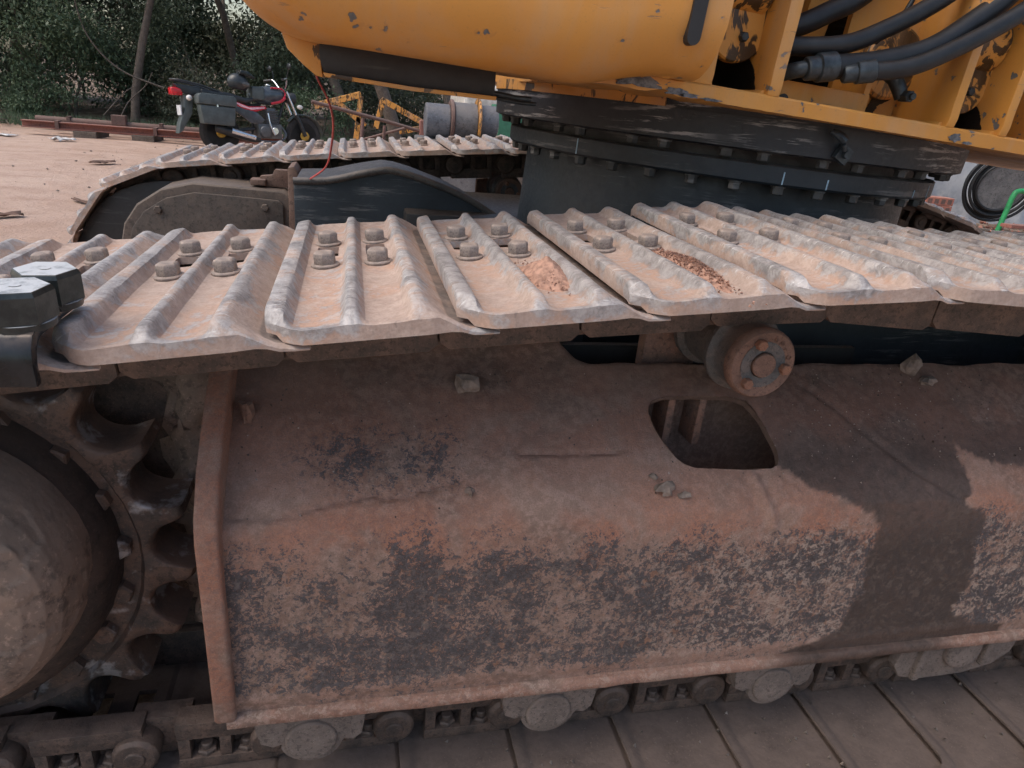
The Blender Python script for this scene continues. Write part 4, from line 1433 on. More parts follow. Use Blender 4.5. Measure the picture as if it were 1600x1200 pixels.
# ================================================================== background
random.seed(5)
def leaf_mesh(name, blobs, count, size, mat, seed=0, droop=.4):
    """many small leaf-shaped faces spread through the blobs' volume, thicker towards the skin"""
    rg = random.Random(seed)
    vs_, fs, sh = [], [], []
    tot = sum(b[3] * b[4] * b[5] for b in blobs)
    for b in blobs:
        n = int(count * b[3] * b[4] * b[5] / tot)
        # twigs: leaves gather in small sprays
        k = 0
        while k < n:
            th = rg.uniform(0, 2 * pi); cz = rg.uniform(-1, 1); rr = rg.random() ** .42
            sx = sqrt(1 - cz * cz)
            d = Vector((sx * cos(th), sx * sin(th), cz))
            lump_ = 1 + .45 * n1(d.x * 2.2 + seed, d.y * 2.2 + b[0], d.z * 2.2 + b[2])
            c = Vector((b[0] + d.x * b[3] * rr * lump_, b[1] + d.y * b[4] * rr * lump_, b[2] + d.z * b[5] * rr * lump_))
            if n1(c.x * 1.1 + seed, c.y * 1.1, c.z * 1.1) < -.22: 
                k += 1; continue
            if c.z < .02: c.z = rg.uniform(.02, .3)
            m_ = rg.randint(4, 9)
            tone = rg.random()
            for _ in range(m_):
                p = c + Vector((rg.gauss(0, 1), rg.gauss(0, 1), rg.gauss(0, .8))) * size * 1.5
                s = size * rg.uniform(.55, 1.25)
                a = rg.uniform(0, 2 * pi); e = rg.uniform(-.9, .6) - droop
                f = Vector((cos(a) * cos(e), sin(a) * cos(e), sin(e)))
                w = f.cross(Vector((rg.uniform(-.6, .6), rg.uniform(-.6, .6), 1))).normalized()
                i0 = len(vs_)
                vs_ += [p, p + f * s * .45 + w * s * .24, p + f * s, p + f * s * .45 - w * s * .24]
                fs.append((i0, i0 + 1, i0 + 2, i0 + 3))
                t = min(1, max(0, tone * .7 + rg.random() * .35))
                sh += [t] * 4
                k += 1
    me = bpy.data.meshes.new(name)
    me.from_pydata([tuple(v) for v in vs_], [], fs)
    a = me.attributes.new('shade', 'FLOAT', 'POINT'); a.data.foreach_set('value', sh)
    me.materials.append(mat)
    return me

X['leafA'] = mk_leaf('dusty_green_leaf', (.052, .070, .046), (.112, .145, .092), (.19, .22, .15))
X['leafB'] = mk_leaf('olive_leaf', (.064, .073, .047), (.13, .142, .09), (.21, .205, .14))
X['leafC'] = mk_leaf('bush_leaf', (.056, .082, .050), (.12, .172, .10), (.21, .25, .16))
X['leafD'] = mk_leaf('dry_brown_leaf', (.05, .035, .02), (.11, .08, .045), (.17, .13, .08))
X['bark'] = mk_iron('grey_brown_bark', (.10, .078, .062), (.15, .12, .098), (.17, .14, .115), .3, .9, 12)

def branchy(mb, p, d, L, r, depth, rg):
    pts, rs = [Vector(p)], [r]
    q = Vector(p); dd = Vector(d).normalized()
    n = 6
    for i in range(n):
        dd = (dd + Vector((rg.gauss(0, .13), rg.gauss(0, .13), rg.gauss(0, .06) + .04))).normalized()
        q = q + dd * L / n
        pts.append(q.copy()); rs.append(r * (1 - .6 * (i + 1) / n))
    mb.tube(pts, rs, 8 if depth > 1 else 5)
    if depth > 0:
        for k in range(3 if depth > 1 else 2):
            i = rg.randint(2, n)
            a = rg.uniform(0, 2 * pi)
            nd = (dd * .6 + Vector((cos(a), sin(a), rg.uniform(-.1, .6))) * .8).normalized()
            branchy(mb, pts[i], nd, L * rg.uniform(.45, .7), rs[i] * .6, depth - 1, rg)

def tree(name, loc, h, r, rt, label, mat, count, size, seed, blobs=None, lean=(0, 0), cat='tree', group=None):
    rg = random.Random(seed)
    o = empty(name, loc, 0, label, cat, group)
    tk = MB()
    branchy(tk, (0, 0, -.1), (lean[0], lean[1], 1), h * .75, rt, 3 if cat == 'tree' else 2, rg)
    tk.obj('trunk', X['bark'], o, smooth=60)
    if blobs is None:
        blobs = []
        for k in range(7):
            a = rg.uniform(0, 2 * pi); d = r * rg.uniform(.2, .65)
            blobs.append((d * cos(a) + lean[0] * h * .5, d * sin(a), h * rg.uniform(.45, .9), r * rg.uniform(.4, .62), r * rg.uniform(.4, .62), h * rg.uniform(.14, .26)))
    me = leaf_mesh('crown', blobs, count, size, mat, seed)
    link('crown', me, o)
    return o
def bush(loc, rx, ry, h, label, mat, count, size, seed, name='bush'):
    rg = random.Random(seed + 90)
    bl = []
    for k in range(6):
        bl.append((rg.uniform(-.6, .6) * rx, rg.uniform(-.5, .5) * ry, h * rg.uniform(.2, .75), rx * rg.uniform(.4, .62), ry * rg.uniform(.4, .62), h * rg.uniform(.22, .36)))
    return tree(name, loc, h, rx, .035, label, mat, count, size, seed, bl, cat='bush', group='bushes along the edge of the yard')

# positions run left to right along the edge of the yard
bush((-7.9, 14.6, 0), 1.6, 1.3, 2.6, 'tall dusty bush at the far left edge of the photo', X['leafC'], 13000, .085, 1)
bush((-6.1, 15.2, .02), 1.5, 1.3, 3.0, 'dense dark green bush left of the bare twiggy gap', X['leafA'], 15000, .085, 2)
bush((-4.9, 14.8, .0), 1.1, 1.0, 2.1, 'rounded leafy bush behind the left end of the steel beams', X['leafC'], 9000, .08, 3)
bush((-5.4, 14.2, .0), .9, .6, .75, 'low weedy bush in front of the taller hedge behind the beams', X['leafC'], 4500, .06, 4)
bush((-7.0, 13.4, .0), .9, .6, .55, 'low weed patch at the left end of the yard', X['leafC'], 3500, .06, 14)
bush((-4.0, 16.2, .1), 1.5, 1.2, 2.9, 'dark bush right behind the leaning tree trunk', X['leafA'], 13000, .085, 5)
bush((-2.7, 15.2, .0), 1.2, 1.0, 1.7, 'olive bush behind the rear of the motorcycle', X['leafB'], 9000, .075, 6)
bush((-1.3, 15.6, .0), 1.3, 1.0, 1.9, 'shady green bush behind the motorcycle tank', X['leafA'], 9000, .08, 7)
bush((-.3, 14.2, .0), .9, .8, 1.0, 'low green shrub beside the motorcycle front wheel', X['leafC'], 5500, .065, 8)
bush((1.3, 15.5, .0), 1.6, 1.0, 1.5, 'grey green scrub behind the yellow steel frame', X['leafB'], 8000, .08, 9)
bush((3.2, 17.5, .0), 2.2, 1.2, 2.0, 'pale scrub seen under the deck beside the steel drums', X['leafC'], 9000, .09, 10)
tree('tree', (-3.75, 14.3, -.05), 6.5, 2.3, .085, 'tree with a bare upright trunk rising behind the steel beams', X['leafA'], 15000, .10, 31, lean=(.06, 0))
tree('tree', (-6.8, 17.0, -.05), 6.5, 2.6, .13, 'broad leafy tree at the left behind the dense bush', X['leafA'], 24000, .11, 32)
tree('tree', (-2.0, 17.2, -.05), 6.6, 2.4, .10, 'tree with thin gaps of sky above the motorcycle', X['leafB'], 22000, .11, 33, lean=(.05, 0))
tree('tree', (.35, 14.6, -.05), 5.5, 2.0, .12, 'dark tree trunk behind the motorcycle handlebar', X['leafA'], 12000, .10, 34, lean=(-.05, 0))
tree('tree', (1.15, 12.4, -.05), 6.0, 1.8, .13, 'straight grey trunk beside the yellow steel frame', X['leafA'], 8000, .10, 35)
tree('tree', (2.1, 13.2, -.05), 5.5, 1.6, .10, 'leaning trunk right of the straight grey one', X['leafB'], 7000, .10, 36, lean=(.25, 0))
tree('tree', (-4.6, 19.5, .1), 7.5, 3.0, .16, 'tall tree in the back row behind the bare trunk', X['leafB'], 16000, .13, 37)
tree('tree', (-9.6, 17.5, 0), 7.0, 2.8, .15, 'tall leafy tree beyond the left edge', X['leafA'], 16000, .12, 38)
tree('tree', (5.0, 22.0, 0), 7.0, 3.2, .17, 'far tree behind the steel drums', X['leafB'], 14000, .14, 39)

for i, (x, y, rx, h) in enumerate(((-10.5, 17.5, 2.2, 3.6), (-8.2, 18.0, 2.2, 4.0), (-5.8, 18.2, 2.2, 4.2), (-3.4, 18.6, 2.2, 3.1), (-1.0, 18.4, 2.2, 2.7), (1.6, 19.0, 2.4, 3.6), (4.6, 20.0, 2.6, 3.4))):
    bush((x, y, .1), rx, 1.3, h, ['back row thicket beyond the left edge', 'back row thicket behind the broad leafy tree', 'back row thicket left of the bare trunk', 'back row thicket right of the bare trunk', 'back row thicket above the motorcycle tank', 'back row thicket behind the yellow boom frame', 'back row thicket behind the casing pipe'][i], X['leafA' if i % 2 else 'leafB'], 15000, .12, 50 + i)

# grass and dead twigs along the edge
rg = random.Random(3)
vs_, fs, sh = [], [], []
for i in range(9000):
    x = rg.uniform(-9, 4); y = 13.1 + .9 * n1(x * .5, 2) + abs(rg.gauss(0, .7))
    p = Vector((x, y, .0)); s = rg.uniform(.06, .24); a = rg.uniform(0, 2 * pi)
    w = Vector((cos(a), sin(a), 0)) * .008
    t = Vector((rg.gauss(0, .35), rg.gauss(0, .35), 1)) * s
    i0 = len(vs_); vs_ += [p - w, p + w, p + t]; fs.append((i0, i0 + 1, i0 + 2)); k = rg.random(); sh += [k] * 3
me = bpy.data.meshes.new('grass'); me.from_pydata([tuple(v) for v in vs_], [], fs)
at_ = me.attributes.new('shade', 'FLOAT', 'POINT'); at_.data.foreach_set('value', sh); me.materials.append(X['leafC'])
tag(link('grass', me), 'thin weeds and grass along the foot of the hedge', 'grass', kind='stuff')
tw = MB()
for i in range(300):
    x = rg.uniform(-8, 3.5); y = 12.6 + rg.random() * 2.2
    a = rg.uniform(0, 2 * pi); L = rg.uniform(.1, .5)
    p = Vector((x, y, .02)); d = Vector((cos(a), sin(a), rg.uniform(0, .25)))
    tw.tube([p, p + d * L * .5 + Vector((0, 0, rg.uniform(0, .05))), p + d * L], rg.uniform(.004, .011), 4)
tag(tw.obj('twigs', X['bark'], smooth=60), 'dead twigs and leaf litter along the hedge foot', 'twigs', kind='stuff')
# bare leaning branches by the trunk
for (pts, r, lb) in (([(-3.95, 13.9, 0), (-3.7, 13.95, .45), (-3.4, 14.0, .75), (-3.25, 14.0, 1.0)], .016, 'thin pale dead branch leaning right beside the bare trunk'),
                     ([(-3.1, 14.0, .75), (-3.8, 14.0, 1.0), (-4.25, 14.0, 1.5), (-4.4, 14.0, 2.2)], .02, 'pale bare branch curving up left of the bare trunk'),
                     ([(-4.1, 13.8, .2), (-3.75, 13.9, .6), (-3.55, 14.0, .75)], .012, 'short dead stick propped low against the bare trunk')):
    mb = MB(); mb.tube(catmull(pts, 6), [r * (1 - .5 * i / (6 * (len(pts) - 1))) for i in range(6 * (len(pts) - 1) + 1)], 6)
    tag(mb.obj('dead_branch', X['bark'], smooth=60), lb, 'branch', 'dead branches')
X['bark2'] = X['bark']

# steel beams on blocks
X['redox'] = mk_iron('red_oxide_steel', (.30, .105, .075), (.23, .10, .08), (.33, .22, .17), .6, .8, 6)
X['brownox'] = mk_iron('brown_oxide_steel', (.16, .085, .07), (.12, .075, .062), (.25, .17, .14), .6, .8, 6)
def beam(a, b, w, h, mat, label, name='steel_beam', kind='box'):
    a, b = Vector(a), Vector(b)
    d = (b - a); L = d.length
    o = empty(name, a, atan2(d.y, d.x), label, 'beam', 'steel beams by the hedge')
    mb = MB()
    if kind == 'box':
        mb.box((0, -w / 2, 0), (L, w / 2, .012)); mb.box((0, -w / 2, h - .012), (L, w / 2, h)); mb.box((0, -.006, .012), (L, .006, h - .012))
    else:
        mb.cyl(h / 2, 0, L, 18, Matrix(((0, 0, 1, 0), (1, 0, 0, 0), (0, 1, 0, h / 2), (0, 0, 0, 1))))
    mb.obj('beam_body', mat, o, smooth=35)
    for k in range(3):
        s = MB(); x = L * (.12 + .36 * k); s.box((x, -w / 2 - .01, .0), (x + .05, w / 2 + .01, h + .02)); s.obj('cleat', X['brownox'], o, smooth=0)
    return o
beam((-4.55, 11.55, .10), (-.8, 11.75, .10), .14, .10, X['redox'], 'red oxide steel beam, nearest of the three behind the far track')
beam((-4.75, 12.6, .08), (-.9, 12.75, .08), .14, .12, X['brownox'], 'dark brown steel pipe, farthest of the three beams', kind='pipe')
beam((-4.3, 12.05, .05), (-.9, 12.2, .05), .12, .09, X['redox'], 'thinner red steel beam between the red beam and the brown pipe')
for i, (x, y) in enumerate(((-3.7, 11.6), (-2.9, 11.65))):
    b = MB(); b.box((x - .16, y - .12, -.02), (x + .16, y + .5, .095)); o = b.obj('timber_block', X['bark'], smooth=0, bevel=.01)
    tag(o, ['dark timber block under the left part of the red beam', 'dark timber block under the middle of the red beam'][i], 'block')
bk = MB(); bk.box((-3.62, 12.55, .14), (-3.40, 12.70, .30)); tag(bk.obj('steel_box', X['brownox'], smooth=0, bevel=.01), 'small rusty steel box sitting on the brown pipe', 'box')

# litter: scraps on the ground
X['scrapw'] = plain('pale_plastic_scrap', (.55, .54, .53), .6)
X['scrapb'] = plain('brown_bark_scrap', (.13, .075, .055), .9)
def scrap(c, s, mat, label, seed):
    rr = random.Random(seed); mb = MB(); N = 7
    for j in range(N):
        for i in range(N):
            x = (i / (N - 1) - .5); y = (j / (N - 1) - .5)
            mb.v.append(Vector((x * s[0] * (1 + .4 * n1(y * 3, seed)), y * s[1] * (1 + .4 * n1(x * 3, seed, 2)), s[2] * (.5 + .9 * n1(x * 4 + seed, y * 4)) + .006)))
    for j in range(N - 1):
        for i in range(N - 1):
            mb.f.append((j * N + i, j * N + i + 1, (j + 1) * N + i + 1, (j + 1) * N + i))
    o = mb.obj('litter', mat, smooth=60); o.location = c; o.rotation_euler = (0, 0, rr.uniform(0, 3))
    so = o.modifiers.new('t', 'SOLIDIFY'); so.thickness = .004
    tag(o, label, 'litter', 'scraps lying on the yard')
scrap((-3.75, 10.75, 0), (.30, .16, .06), X['scrapw'], 'crumpled white plastic scrap in front of the red beam', 1)
scrap((-4.65, 11.0, 0), (.40, .18, .03), X['scrapw'], 'flat pale scrap at the left end of the beams', 2)
scrap((-2.05, 7.3, 0), (.30, .10, .02), X['scrapw'], 'pale scrap on open ground left of the far track', 3)
scrap((-2.3, 5.1, 0), (.36, .10, .03), X['scrapb'], 'strip of dark bark lying left of the far track end', 4)
scrap((-2.9, 6.0, 0), (.50, .09, .03), X['scrapb'], 'long dark bark strip nearer the left edge', 5)
scrap((-1.95, 5.9, 0), (.34, .05, .02), X['scrapb'], 'thin dark stick behind the far track end', 6)
scrap((-2.6, 8.6, 0), (.3, .12, .03), X['scrapb'], 'small brown scrap midway to the red beam', 7)
st = MB()
rg = random.Random(8)
for i in range(500):
    x = rg.uniform(-7, 1); y = rg.uniform(3, 13); s = rg.choice([.004, .005, .006, .008, .012, .018])
    st_p = Vector((x, y, s * .2))
    q = [Vector((a * s * rg.uniform(.5, 1.2), b * s * rg.uniform(.5, 1.2), c * s * rg.uniform(.3, .8))) for a, b, c in ((1, 0, 0), (-1, 0, 0), (0, 1, 0), (0, -1, 0), (0, 0, 1), (0, 0, -1))]
    st.add([st_p + w for w in q], [(0, 2, 4), (2, 1, 4), (1, 3, 4), (3, 0, 4), (2, 0, 5), (1, 2, 5), (3, 1, 5), (0, 3, 5)])
tag(st.obj('pebbles', X['claygrey'], smooth=0), 'pebbles and crumbs scattered over the yard', 'pebbles', kind='stuff')

# ------------------------------------------------------------------ motorcycle
def motorcycle():
    rear = Vector((-1.62, 10.75, 0)); front = Vector((-.40, 11.37, 0))
    d = front - rear
    o = empty('motorcycle', rear, atan2(d.y, d.x), 'black and red motorcycle with a side box parked behind the far track', 'motorcycle')
    o.rotation_euler.x = radians(-4)
    o.scale = (.97, .97, .97)
    blk = plain('black_motorcycle_plastic', (.025, .027, .03), .35); rub = plain('tyre_rubber', (.03, .028, .027), .8, 0, .3, 30, .003, (.25, .17, .13), .4)
    red = plain('red_motorcycle_paint', (.50, .025, .045), .25, 0, .1); pink = plain('pale_pink_decal', (.75, .45, .50), .35)
    chrome = plain('polished_chrome', (.75, .76, .78), .15, .9, .05); grey = plain('grey_engine_metal', (.12, .125, .13), .4, .5)
    gold = plain('gold_wheel_hub', (.45, .28, .05), .4, .3); boxm = plain('dark_grey_box_plastic', (.07, .085, .085), .5, 0, .2)
    redl = plain('red_tail_lens', (.55, .02, .03), .15); clear = plain('pale_lens', (.75, .72, .68), .2); white = plain('white_number_plate', (.62, .63, .64), .5)
    tankm = plain('charcoal_tank_paint', (.07, .085, .10), .22, .2)
    WB = 1.34
    def part(name, mb, mat, par=None, **k):
        return mb.obj(name, mat, par or o, **k)
    def wheel(x, R, w):
        t = MB()
        m_ = Matrix.Translation((x, 0, R)) @ YM
        ring_ = [(R - .09, -w * .35), (R - .05, -w * .5), (R - .02, -w * .42), (R, -w * .15), (R, w * .15), (R - .02, w * .42), (R - .05, w * .5), (R - .09, w * .35)]
        t.lathe(ring_ + [ring_[0]], 40, m_)
        wv = part('wheel', t, rub, smooth=50)
        r_ = MB(); r_.lathe([(R - .088, -w * .36), (R - .105, -w * .2), (R - .105, w * .2), (R - .088, w * .36), (R - .088, -w * .36)], 36, m_)
        r_.cyl(.06, -.07, .07, 20, m_, .01)
        for k in range(6):
            a = k * pi / 3 + .2
            for s in (-.02, .02):
                p0 = Vector((x + .05 * cos(a), s, R + .05 * sin(a))); p1 = Vector((x + (R - .1) * cos(a), s, R + (R - .1) * sin(a)))
                r_.tube([p0, p1], .013, 6)
        link('rim', r_.mesh('rim', blk, smooth=40), wv)
        h_ = MB(); h_.cyl(.075, -.085, -.06, 24, m_, .008)
        link('hub', h_.mesh('hub', gold, smooth=35), wv)
        return wv
    wheel(0, .30, .11); wheel(WB, .30, .09)
    # frame and swing arm
    f = MB()
    f.tube([(0, -.10, .30), (.50, -.12, .38)], .022, 8); f.tube([(0, .10, .30), (.50, .12, .38)], .022, 8)
    f.tube(catmull([(1.08, 0, .90), (.95, 0, .55), (.85, 0, .30), (.55, 0, .25)], 5), .022, 8)
    f.tube([(1.08, 0, .90), (.55, 0, .72), (-.15, 0, .78)], .02, 8)
    f.tube([(.55, 0, .72), (.50, 0, .3)], .02, 8)
    part('chassis', f, blk, smooth=60)
    for y in (-.11, .11):
        sh = MB(); sh.tube([(.06, y, .33), (.20, y, .72)], .02, 8); sh.tube([(.08, y, .40), (.18, y, .66)], .032, 10); part('rear_shock', sh, grey, smooth=50)
    # engine
    e = MB()
    e.box((.55, -.16, .24), (.92, .16, .46)); e.cyl(.10, -.20, .20, 24, Matrix.Translation((.66, 0, .34)) @ YM, .02)
    for k in range(8): e.box((.70, -.11, .47 + .025 * k), (.90, .11, .485 + .025 * k))
    e.box((.73, -.08, .45), (.87, .08, .70))
    part('engine', e, grey, smooth=35, bevel=.008)
    ec = MB(); ec.cyl(.055, -.215, -.19, 24, Matrix.Translation((.80, 0, .36)) @ YM, .008); part('engine_cover', ec, chrome, smooth=35)
    kg = MB(); kg.tube(catmull([(.70, -.20, .62), (.72, -.22, .45), (.78, -.23, .30)], 5), .012, 8); part('crash_guard', kg, chrome, smooth=60)
    # exhaust
    x = MB(); x.tube(catmull([(.92, -.08, .46), (1.0, -.12, .30), (.85, -.17, .20), (.55, -.19, .20)], 6), .02, 8)
    ex = part('exhaust_pipe', x, grey, smooth=60)
    mf = MB(); mf.tube([(.55, -.20, .21), (.45, -.20, .23), (.05, -.21, .33), (-.10, -.21, .37), (-.12, -.21, .375)], [.03, .055, .068, .066, .045], 16)
    part('muffler', mf, blk, smooth=45)
    hs = MB(); hs.tube([(.46, -.225, .245), (.10, -.235, .335)], [.045, .052], 12); part('heat_shield', hs, chrome, smooth=45)
    # fuel tank
    t = MB(); lump(t, (.78, 0, .86), (.30, .15, .14), 28, 0, 1, 0)
    for i, v in enumerate(t.v):
        k = (v.x - .48) / .6
        t.v[i] = Vector((v.x, v.y * (.75 + .45 * k), v.z + (.05 * k if v.z > .86 else .02)))
    tk_ = part('fuel_tank', t, tankm, smooth=80)
    pd = MB()
    pd.tube(catmull([(.98, -.155, .84), (1.03, -.12, .92), (.97, -.12, .99), (.80, -.12, .995)], 6), .012, 6)
    pd.tube(catmull([(1.02, -.14, .86), (.92, -.165, .80), (.78, -.15, .765)], 6), .02, 6)
    link('red_stripe', pd.mesh('red_stripe', red, smooth=60), tk_)
    tb = MB(); tb.box((.50, -.135, .80), (.70, .135, 1.0)); part('tank_bag', tb, boxm, smooth=40, bevel=.03, seg=3)
    cap = MB(); cap.cyl(.045, 0, .03, 20, Matrix.Translation((.80, 0, 1.02)), .01); part('tank_cap', cap, chrome, smooth=40)
    # seat
    s = MB(); s.prism([(-.25, .80), (.10, .80), (.40, .74), (.56, .80), (.54, .84), (.40, .82), (.15, .88), (-.25, .90)], -.13, .13, XZ); part('seat', s, blk, smooth=40, bevel=.03, seg=3)
    # side panel
    sp = MB(); sp.prism([(.18, .74), (.55, .62), (.66, .52), (.60, .45), (.44, .46), (.22, .62)], -.165, -.12, XZ); part('side_panel', sp, tankm, smooth=40, bevel=.012)
    sr = MB(); sr.prism([(.10, .80), (.42, .70), (.68, .72), (.70, .68), (.52, .63), (.34, .66), (.12, .745)], -.172, -.12, XZ); part('side_fairing', sr, red, smooth=40, bevel=.012)
    sk = MB(); sk.prism([(.16, .775), (.42, .685), (.66, .705), (.66, .685), (.46, .655), (.30, .69)], -.176, -.17, XZ); part('side_decal', sk, pink, smooth=0)
    # tail, light, plate, mudguard
    tl = MB(); tl.prism([(-.62, .95), (-.30, .93), (.05, .82), (.05, .74), (-.30, .78), (-.52, .84)], -.09, .09, XZ); part('tail_cowl', tl, blk, smooth=40, bevel=.02)
    l_ = MB(); l_.box((-.66, -.09, .79), (-.50, .09, .90), Matrix.Rotation(radians(0), 4, 'Y')); part('tail_light', l_, redl, smooth=40, bevel=.03, seg=3)
    for y in (-.16, .16):
        b = MB(); lump(b, (-.44, y, .765), (.045, .04, .04), 12, 0, 1, 0); part('indicator', b, clear, smooth=80)
    gr = MB(); gr.tube(catmull([(.0, -.12, .88), (-.30, -.13, .96), (-.58, -.10, 1.0), (-.60, .10, 1.0), (-.30, .13, .96), (.0, .12, .88)], 6), .014, 8); part('grab_rail', gr, blk, smooth=60)
    mg = MB(); mg.prism([(-.50, .80), (-.36, .78), (-.40, .55), (-.56, .30), (-.62, .26), (-.58, .42), (-.50, .60)], -.10, .10, XZ); part('rear_mudguard', mg, boxm, smooth=40, bevel=.012)
    np_ = MB(); np_.box((-.56, -.10, .52), (-.545, .10, .66), Matrix.Translation((0, 0, 0))); part('number_plate', np_, white, smooth=0)
    # side box
    bx = MB(); bx.prism([(-.33, .42), (.12, .40), (.15, .66), (-.36, .68)], -.38, -.17, XZ); bo = part('side_box', bx, boxm, smooth=40, bevel=.02)
    ld = MB(); ld.prism([(-.38, .69), (.17, .67), (.17, .79), (.12, .82), (-.33, .84), (-.38, .80)], -.395, -.16, XZ); link('lid', ld.mesh('lid', boxm, smooth=40, bevel=.02), bo)
    lt = MB(); lt.box((-.13, -.40, .655), (-.11, -.38, .69)); link('latch', lt.mesh('latch', chrome, smooth=0), bo)
    # front fork, mudguard, headlamp, handlebar, mirrors
    for y in (-.10, .10):
        fk = MB(); fk.tube([(WB + .0, y, .30), (WB - .14, y, .62)], .032, 10); fl = part('fork_leg', fk, blk, smooth=50)
        ft = MB(); ft.tube([(WB - .14, y, .62), (WB - .28, y, .96)], .018, 10); link('fork_tube', ft.mesh('fork_tube', chrome, smooth=50), fl)
    fg = MB()
    for i in range(15):
        a = radians(10 + 130 * i / 14)
        for (r, y) in ((.325, -.065), (.34, -.03), (.34, .03), (.325, .065)):
            fg.v.append(Vector((WB + r * cos(a), y, .30 + r * sin(a))))
    for i in range(14):
        for k in range(3): fg.f.append((i * 4 + k, (i + 1) * 4 + k, (i + 1) * 4 + k + 1, i * 4 + k + 1))
    part('front_mudguard', fg, boxm, smooth=60)
    hd = MB(); hd.lathe([(.0, -.1), (.06, -.09), (.09, -.03), (.095, .04), (.08, .06), (.0, .065)], 22, frame((WB - .17, 0, .86), None, None, (1, 0, .05))); part('headlamp', hd, blk, smooth=40)
    ind = MB(); lump(ind, (WB - .10, -.17, .74), (.05, .035, .035), 12, 0, 1, 0); part('indicator', ind, clear, smooth=80)
    hb = MB(); hb.tube(catmull([(WB - .42, -.36, 1.12), (WB - .34, -.28, 1.13), (WB - .30, -.10, 1.0), (WB - .30, .10, 1.0), (WB - .34, .28, 1.13), (WB - .42, .36, 1.12)], 6), .013, 8); h = part('handlebar', hb, chrome, smooth=60)
    for y in (-1, 1):
        gp = MB(); gp.tube([(WB - .36, y * .29, 1.13), (WB - .45, y * .38, 1.115)], .02, 10); link('grip', gp.mesh('grip', blk, smooth=50), h)
        mi = MB(); mi.tube(catmull([(WB - .34, y * .27, 1.13), (WB - .32, y * .31, 1.24), (WB - .33, y * .36, 1.29)], 4), .007, 6)
        lump(mi, (WB - .34, y * .40, 1.31), (.022, .075, .045), 14, 0, 1, 0); link('mirror', mi.mesh('mirror', blk, smooth=60), h)
    return o
BIKE = motorcycle()
hl = MB(); lump(hl, (0, 0, .0), (.155, .13, .135), 28, 0, 1, 0)
hl.v = [Vector((v.x, v.y, max(v.z, -.09))) for v in hl.v]
ho = hl.obj('helmet', plain('black_helmet_shell', (.03, .034, .037), .3), smooth=60)
ho.location = (-1.35, 10.89, 1.0); ho.rotation_euler = (0, .15, .45)
tag(ho, 'black helmet resting on the motorcycle seat', 'helmet')
vi = MB(); lump(vi, (.05, -.01, .0), (.125, .122, .07), 18, 0, 1, 0); vv = vi.obj('visor', plain('smoked_visor', (.10, .095, .09), .12), ho, smooth=60)
pk = MB(); pk.prism([(-.02, .125), (.20, .10), (.22, .125), (.10, .19), (.0, .18)], -.10, .10, XZ); pk.obj('peak', X['gloss'], ho, smooth=40, bevel=.01)

# ------------------------------------------------------------------ yellow steel frames lying behind
X['ycraneo'] = mk_yellow('faded_yellow_steel', .9, .8, .9)
fr_ = empty('yellow_boom_frame', (.3, 9.6, 0), 0, 'faded yellow steel boom frame lying behind the far track', 'frame')
def yb(pts, w):
    mb = MB(); a, b = Vector(pts[0]), Vector(pts[1]); mb.box((-w, -w * .7, 0), (w, w * .7, (b - a).length), frame(a, (0, 1, 0), None, (b - a)))
    mb.v = [v - Vector((.3, 9.6, 0)) for v in mb.v]
    mb.obj('frame_member', X['ycraneo'], fr_, smooth=0, bevel=.008)
yb([(-.20, 9.6, .82), (.42, 9.6, 1.02)], .06); yb([(.10, 9.6, .90), (.48, 9.6, .62)], .05); yb([(.70, 9.6, .98), (1.75, 9.65, .52)], .055)
yb([(.72, 9.6, .98), (.62, 9.6, .60)], .05); yb([(.95, 9.6, .58), (1.55, 9.6, .72)], .05); yb([(.3, 9.6, .0), (.42, 9.6, 1.0)], .05); yb([(1.7, 9.65, .0), (1.72, 9.65, .55)], .05); yb([(1.2, 9.6, .35), (1.85, 9.6, .42)], .06)
# rusty rods propped in front of the frame
for i, (a, b, r, lb) in enumerate((((-.15, 7.9, .92), (1.45, 8.2, .62), .022, 'long rusty steel rod leaning across in front of the yellow boom frame'),
                               ((.35, 7.6, .0), (.42, 7.7, .80), .02, 'upright rusty rod standing in front of the yellow boom frame'),
                               ((.62, 7.7, .0), (.66, 7.7, .74), .018, 'second upright rusty rod right of the standing one'),
                               ((-.1, 8.0, .35), (.9, 7.9, .72), .015, 'thin rusty rod sloping up to the right among the rods'))):
    mb = MB(); mb.tube([a, (Vector(a) + Vector(b)) / 2 + Vector((0, 0, .01)), b], r, 8)
    tag(mb.obj('steel_rod', X['brownox'], smooth=60), lb, 'rod', 'rusty rods behind the far track')
pb = MB(); pb.box((1.10, 8.05, .60), (1.28, 8.2, .82)); tag(pb.obj('steel_bracket', X['redox'], smooth=0, bevel=.01), 'small rusty red steel block on the long leaning rod', 'block')
# stack of big steel drums / casing pipes
X['galv'] = mk_iron('weathered_grey_steel', (.10, .10, .105), (.16, .155, .155), (.22, .185, .16), .6, .5, 5)
X['galv2'] = mk_iron('blue_grey_steel', (.09, .10, .12), (.15, .155, .17), (.22, .185, .16), .5, .45, 5)
dm = empty('casing_pipe', (1.3, 6.2, 0), 0, 'big grey steel casing pipe with flanges lying behind the far track', 'pipe')
for i, (xa, xb, r, mt_) in enumerate(((.97, 1.20, .155, 'galv2'), (1.20, 1.235, .19, 'brownox'), (1.235, 1.46, .165, 'galv'), (1.46, 1.485, .21, 'ycraneo'), (1.485, 1.66, .145, 'galv2'))):
    mb = MB(); mb.cyl(r, xa - 1.3, xb - 1.3, 36, Matrix(((0, 0, 1, 0), (1, 0, 0, 0), (0, 1, 0, .90 + .06 * (xa - 1)), (0, 0, 0, 1))), .008)
    mb.obj(['pipe_section', 'flange', 'pipe_section', 'flange', 'pipe_section'][i], X[mt_], dm, smooth=40)
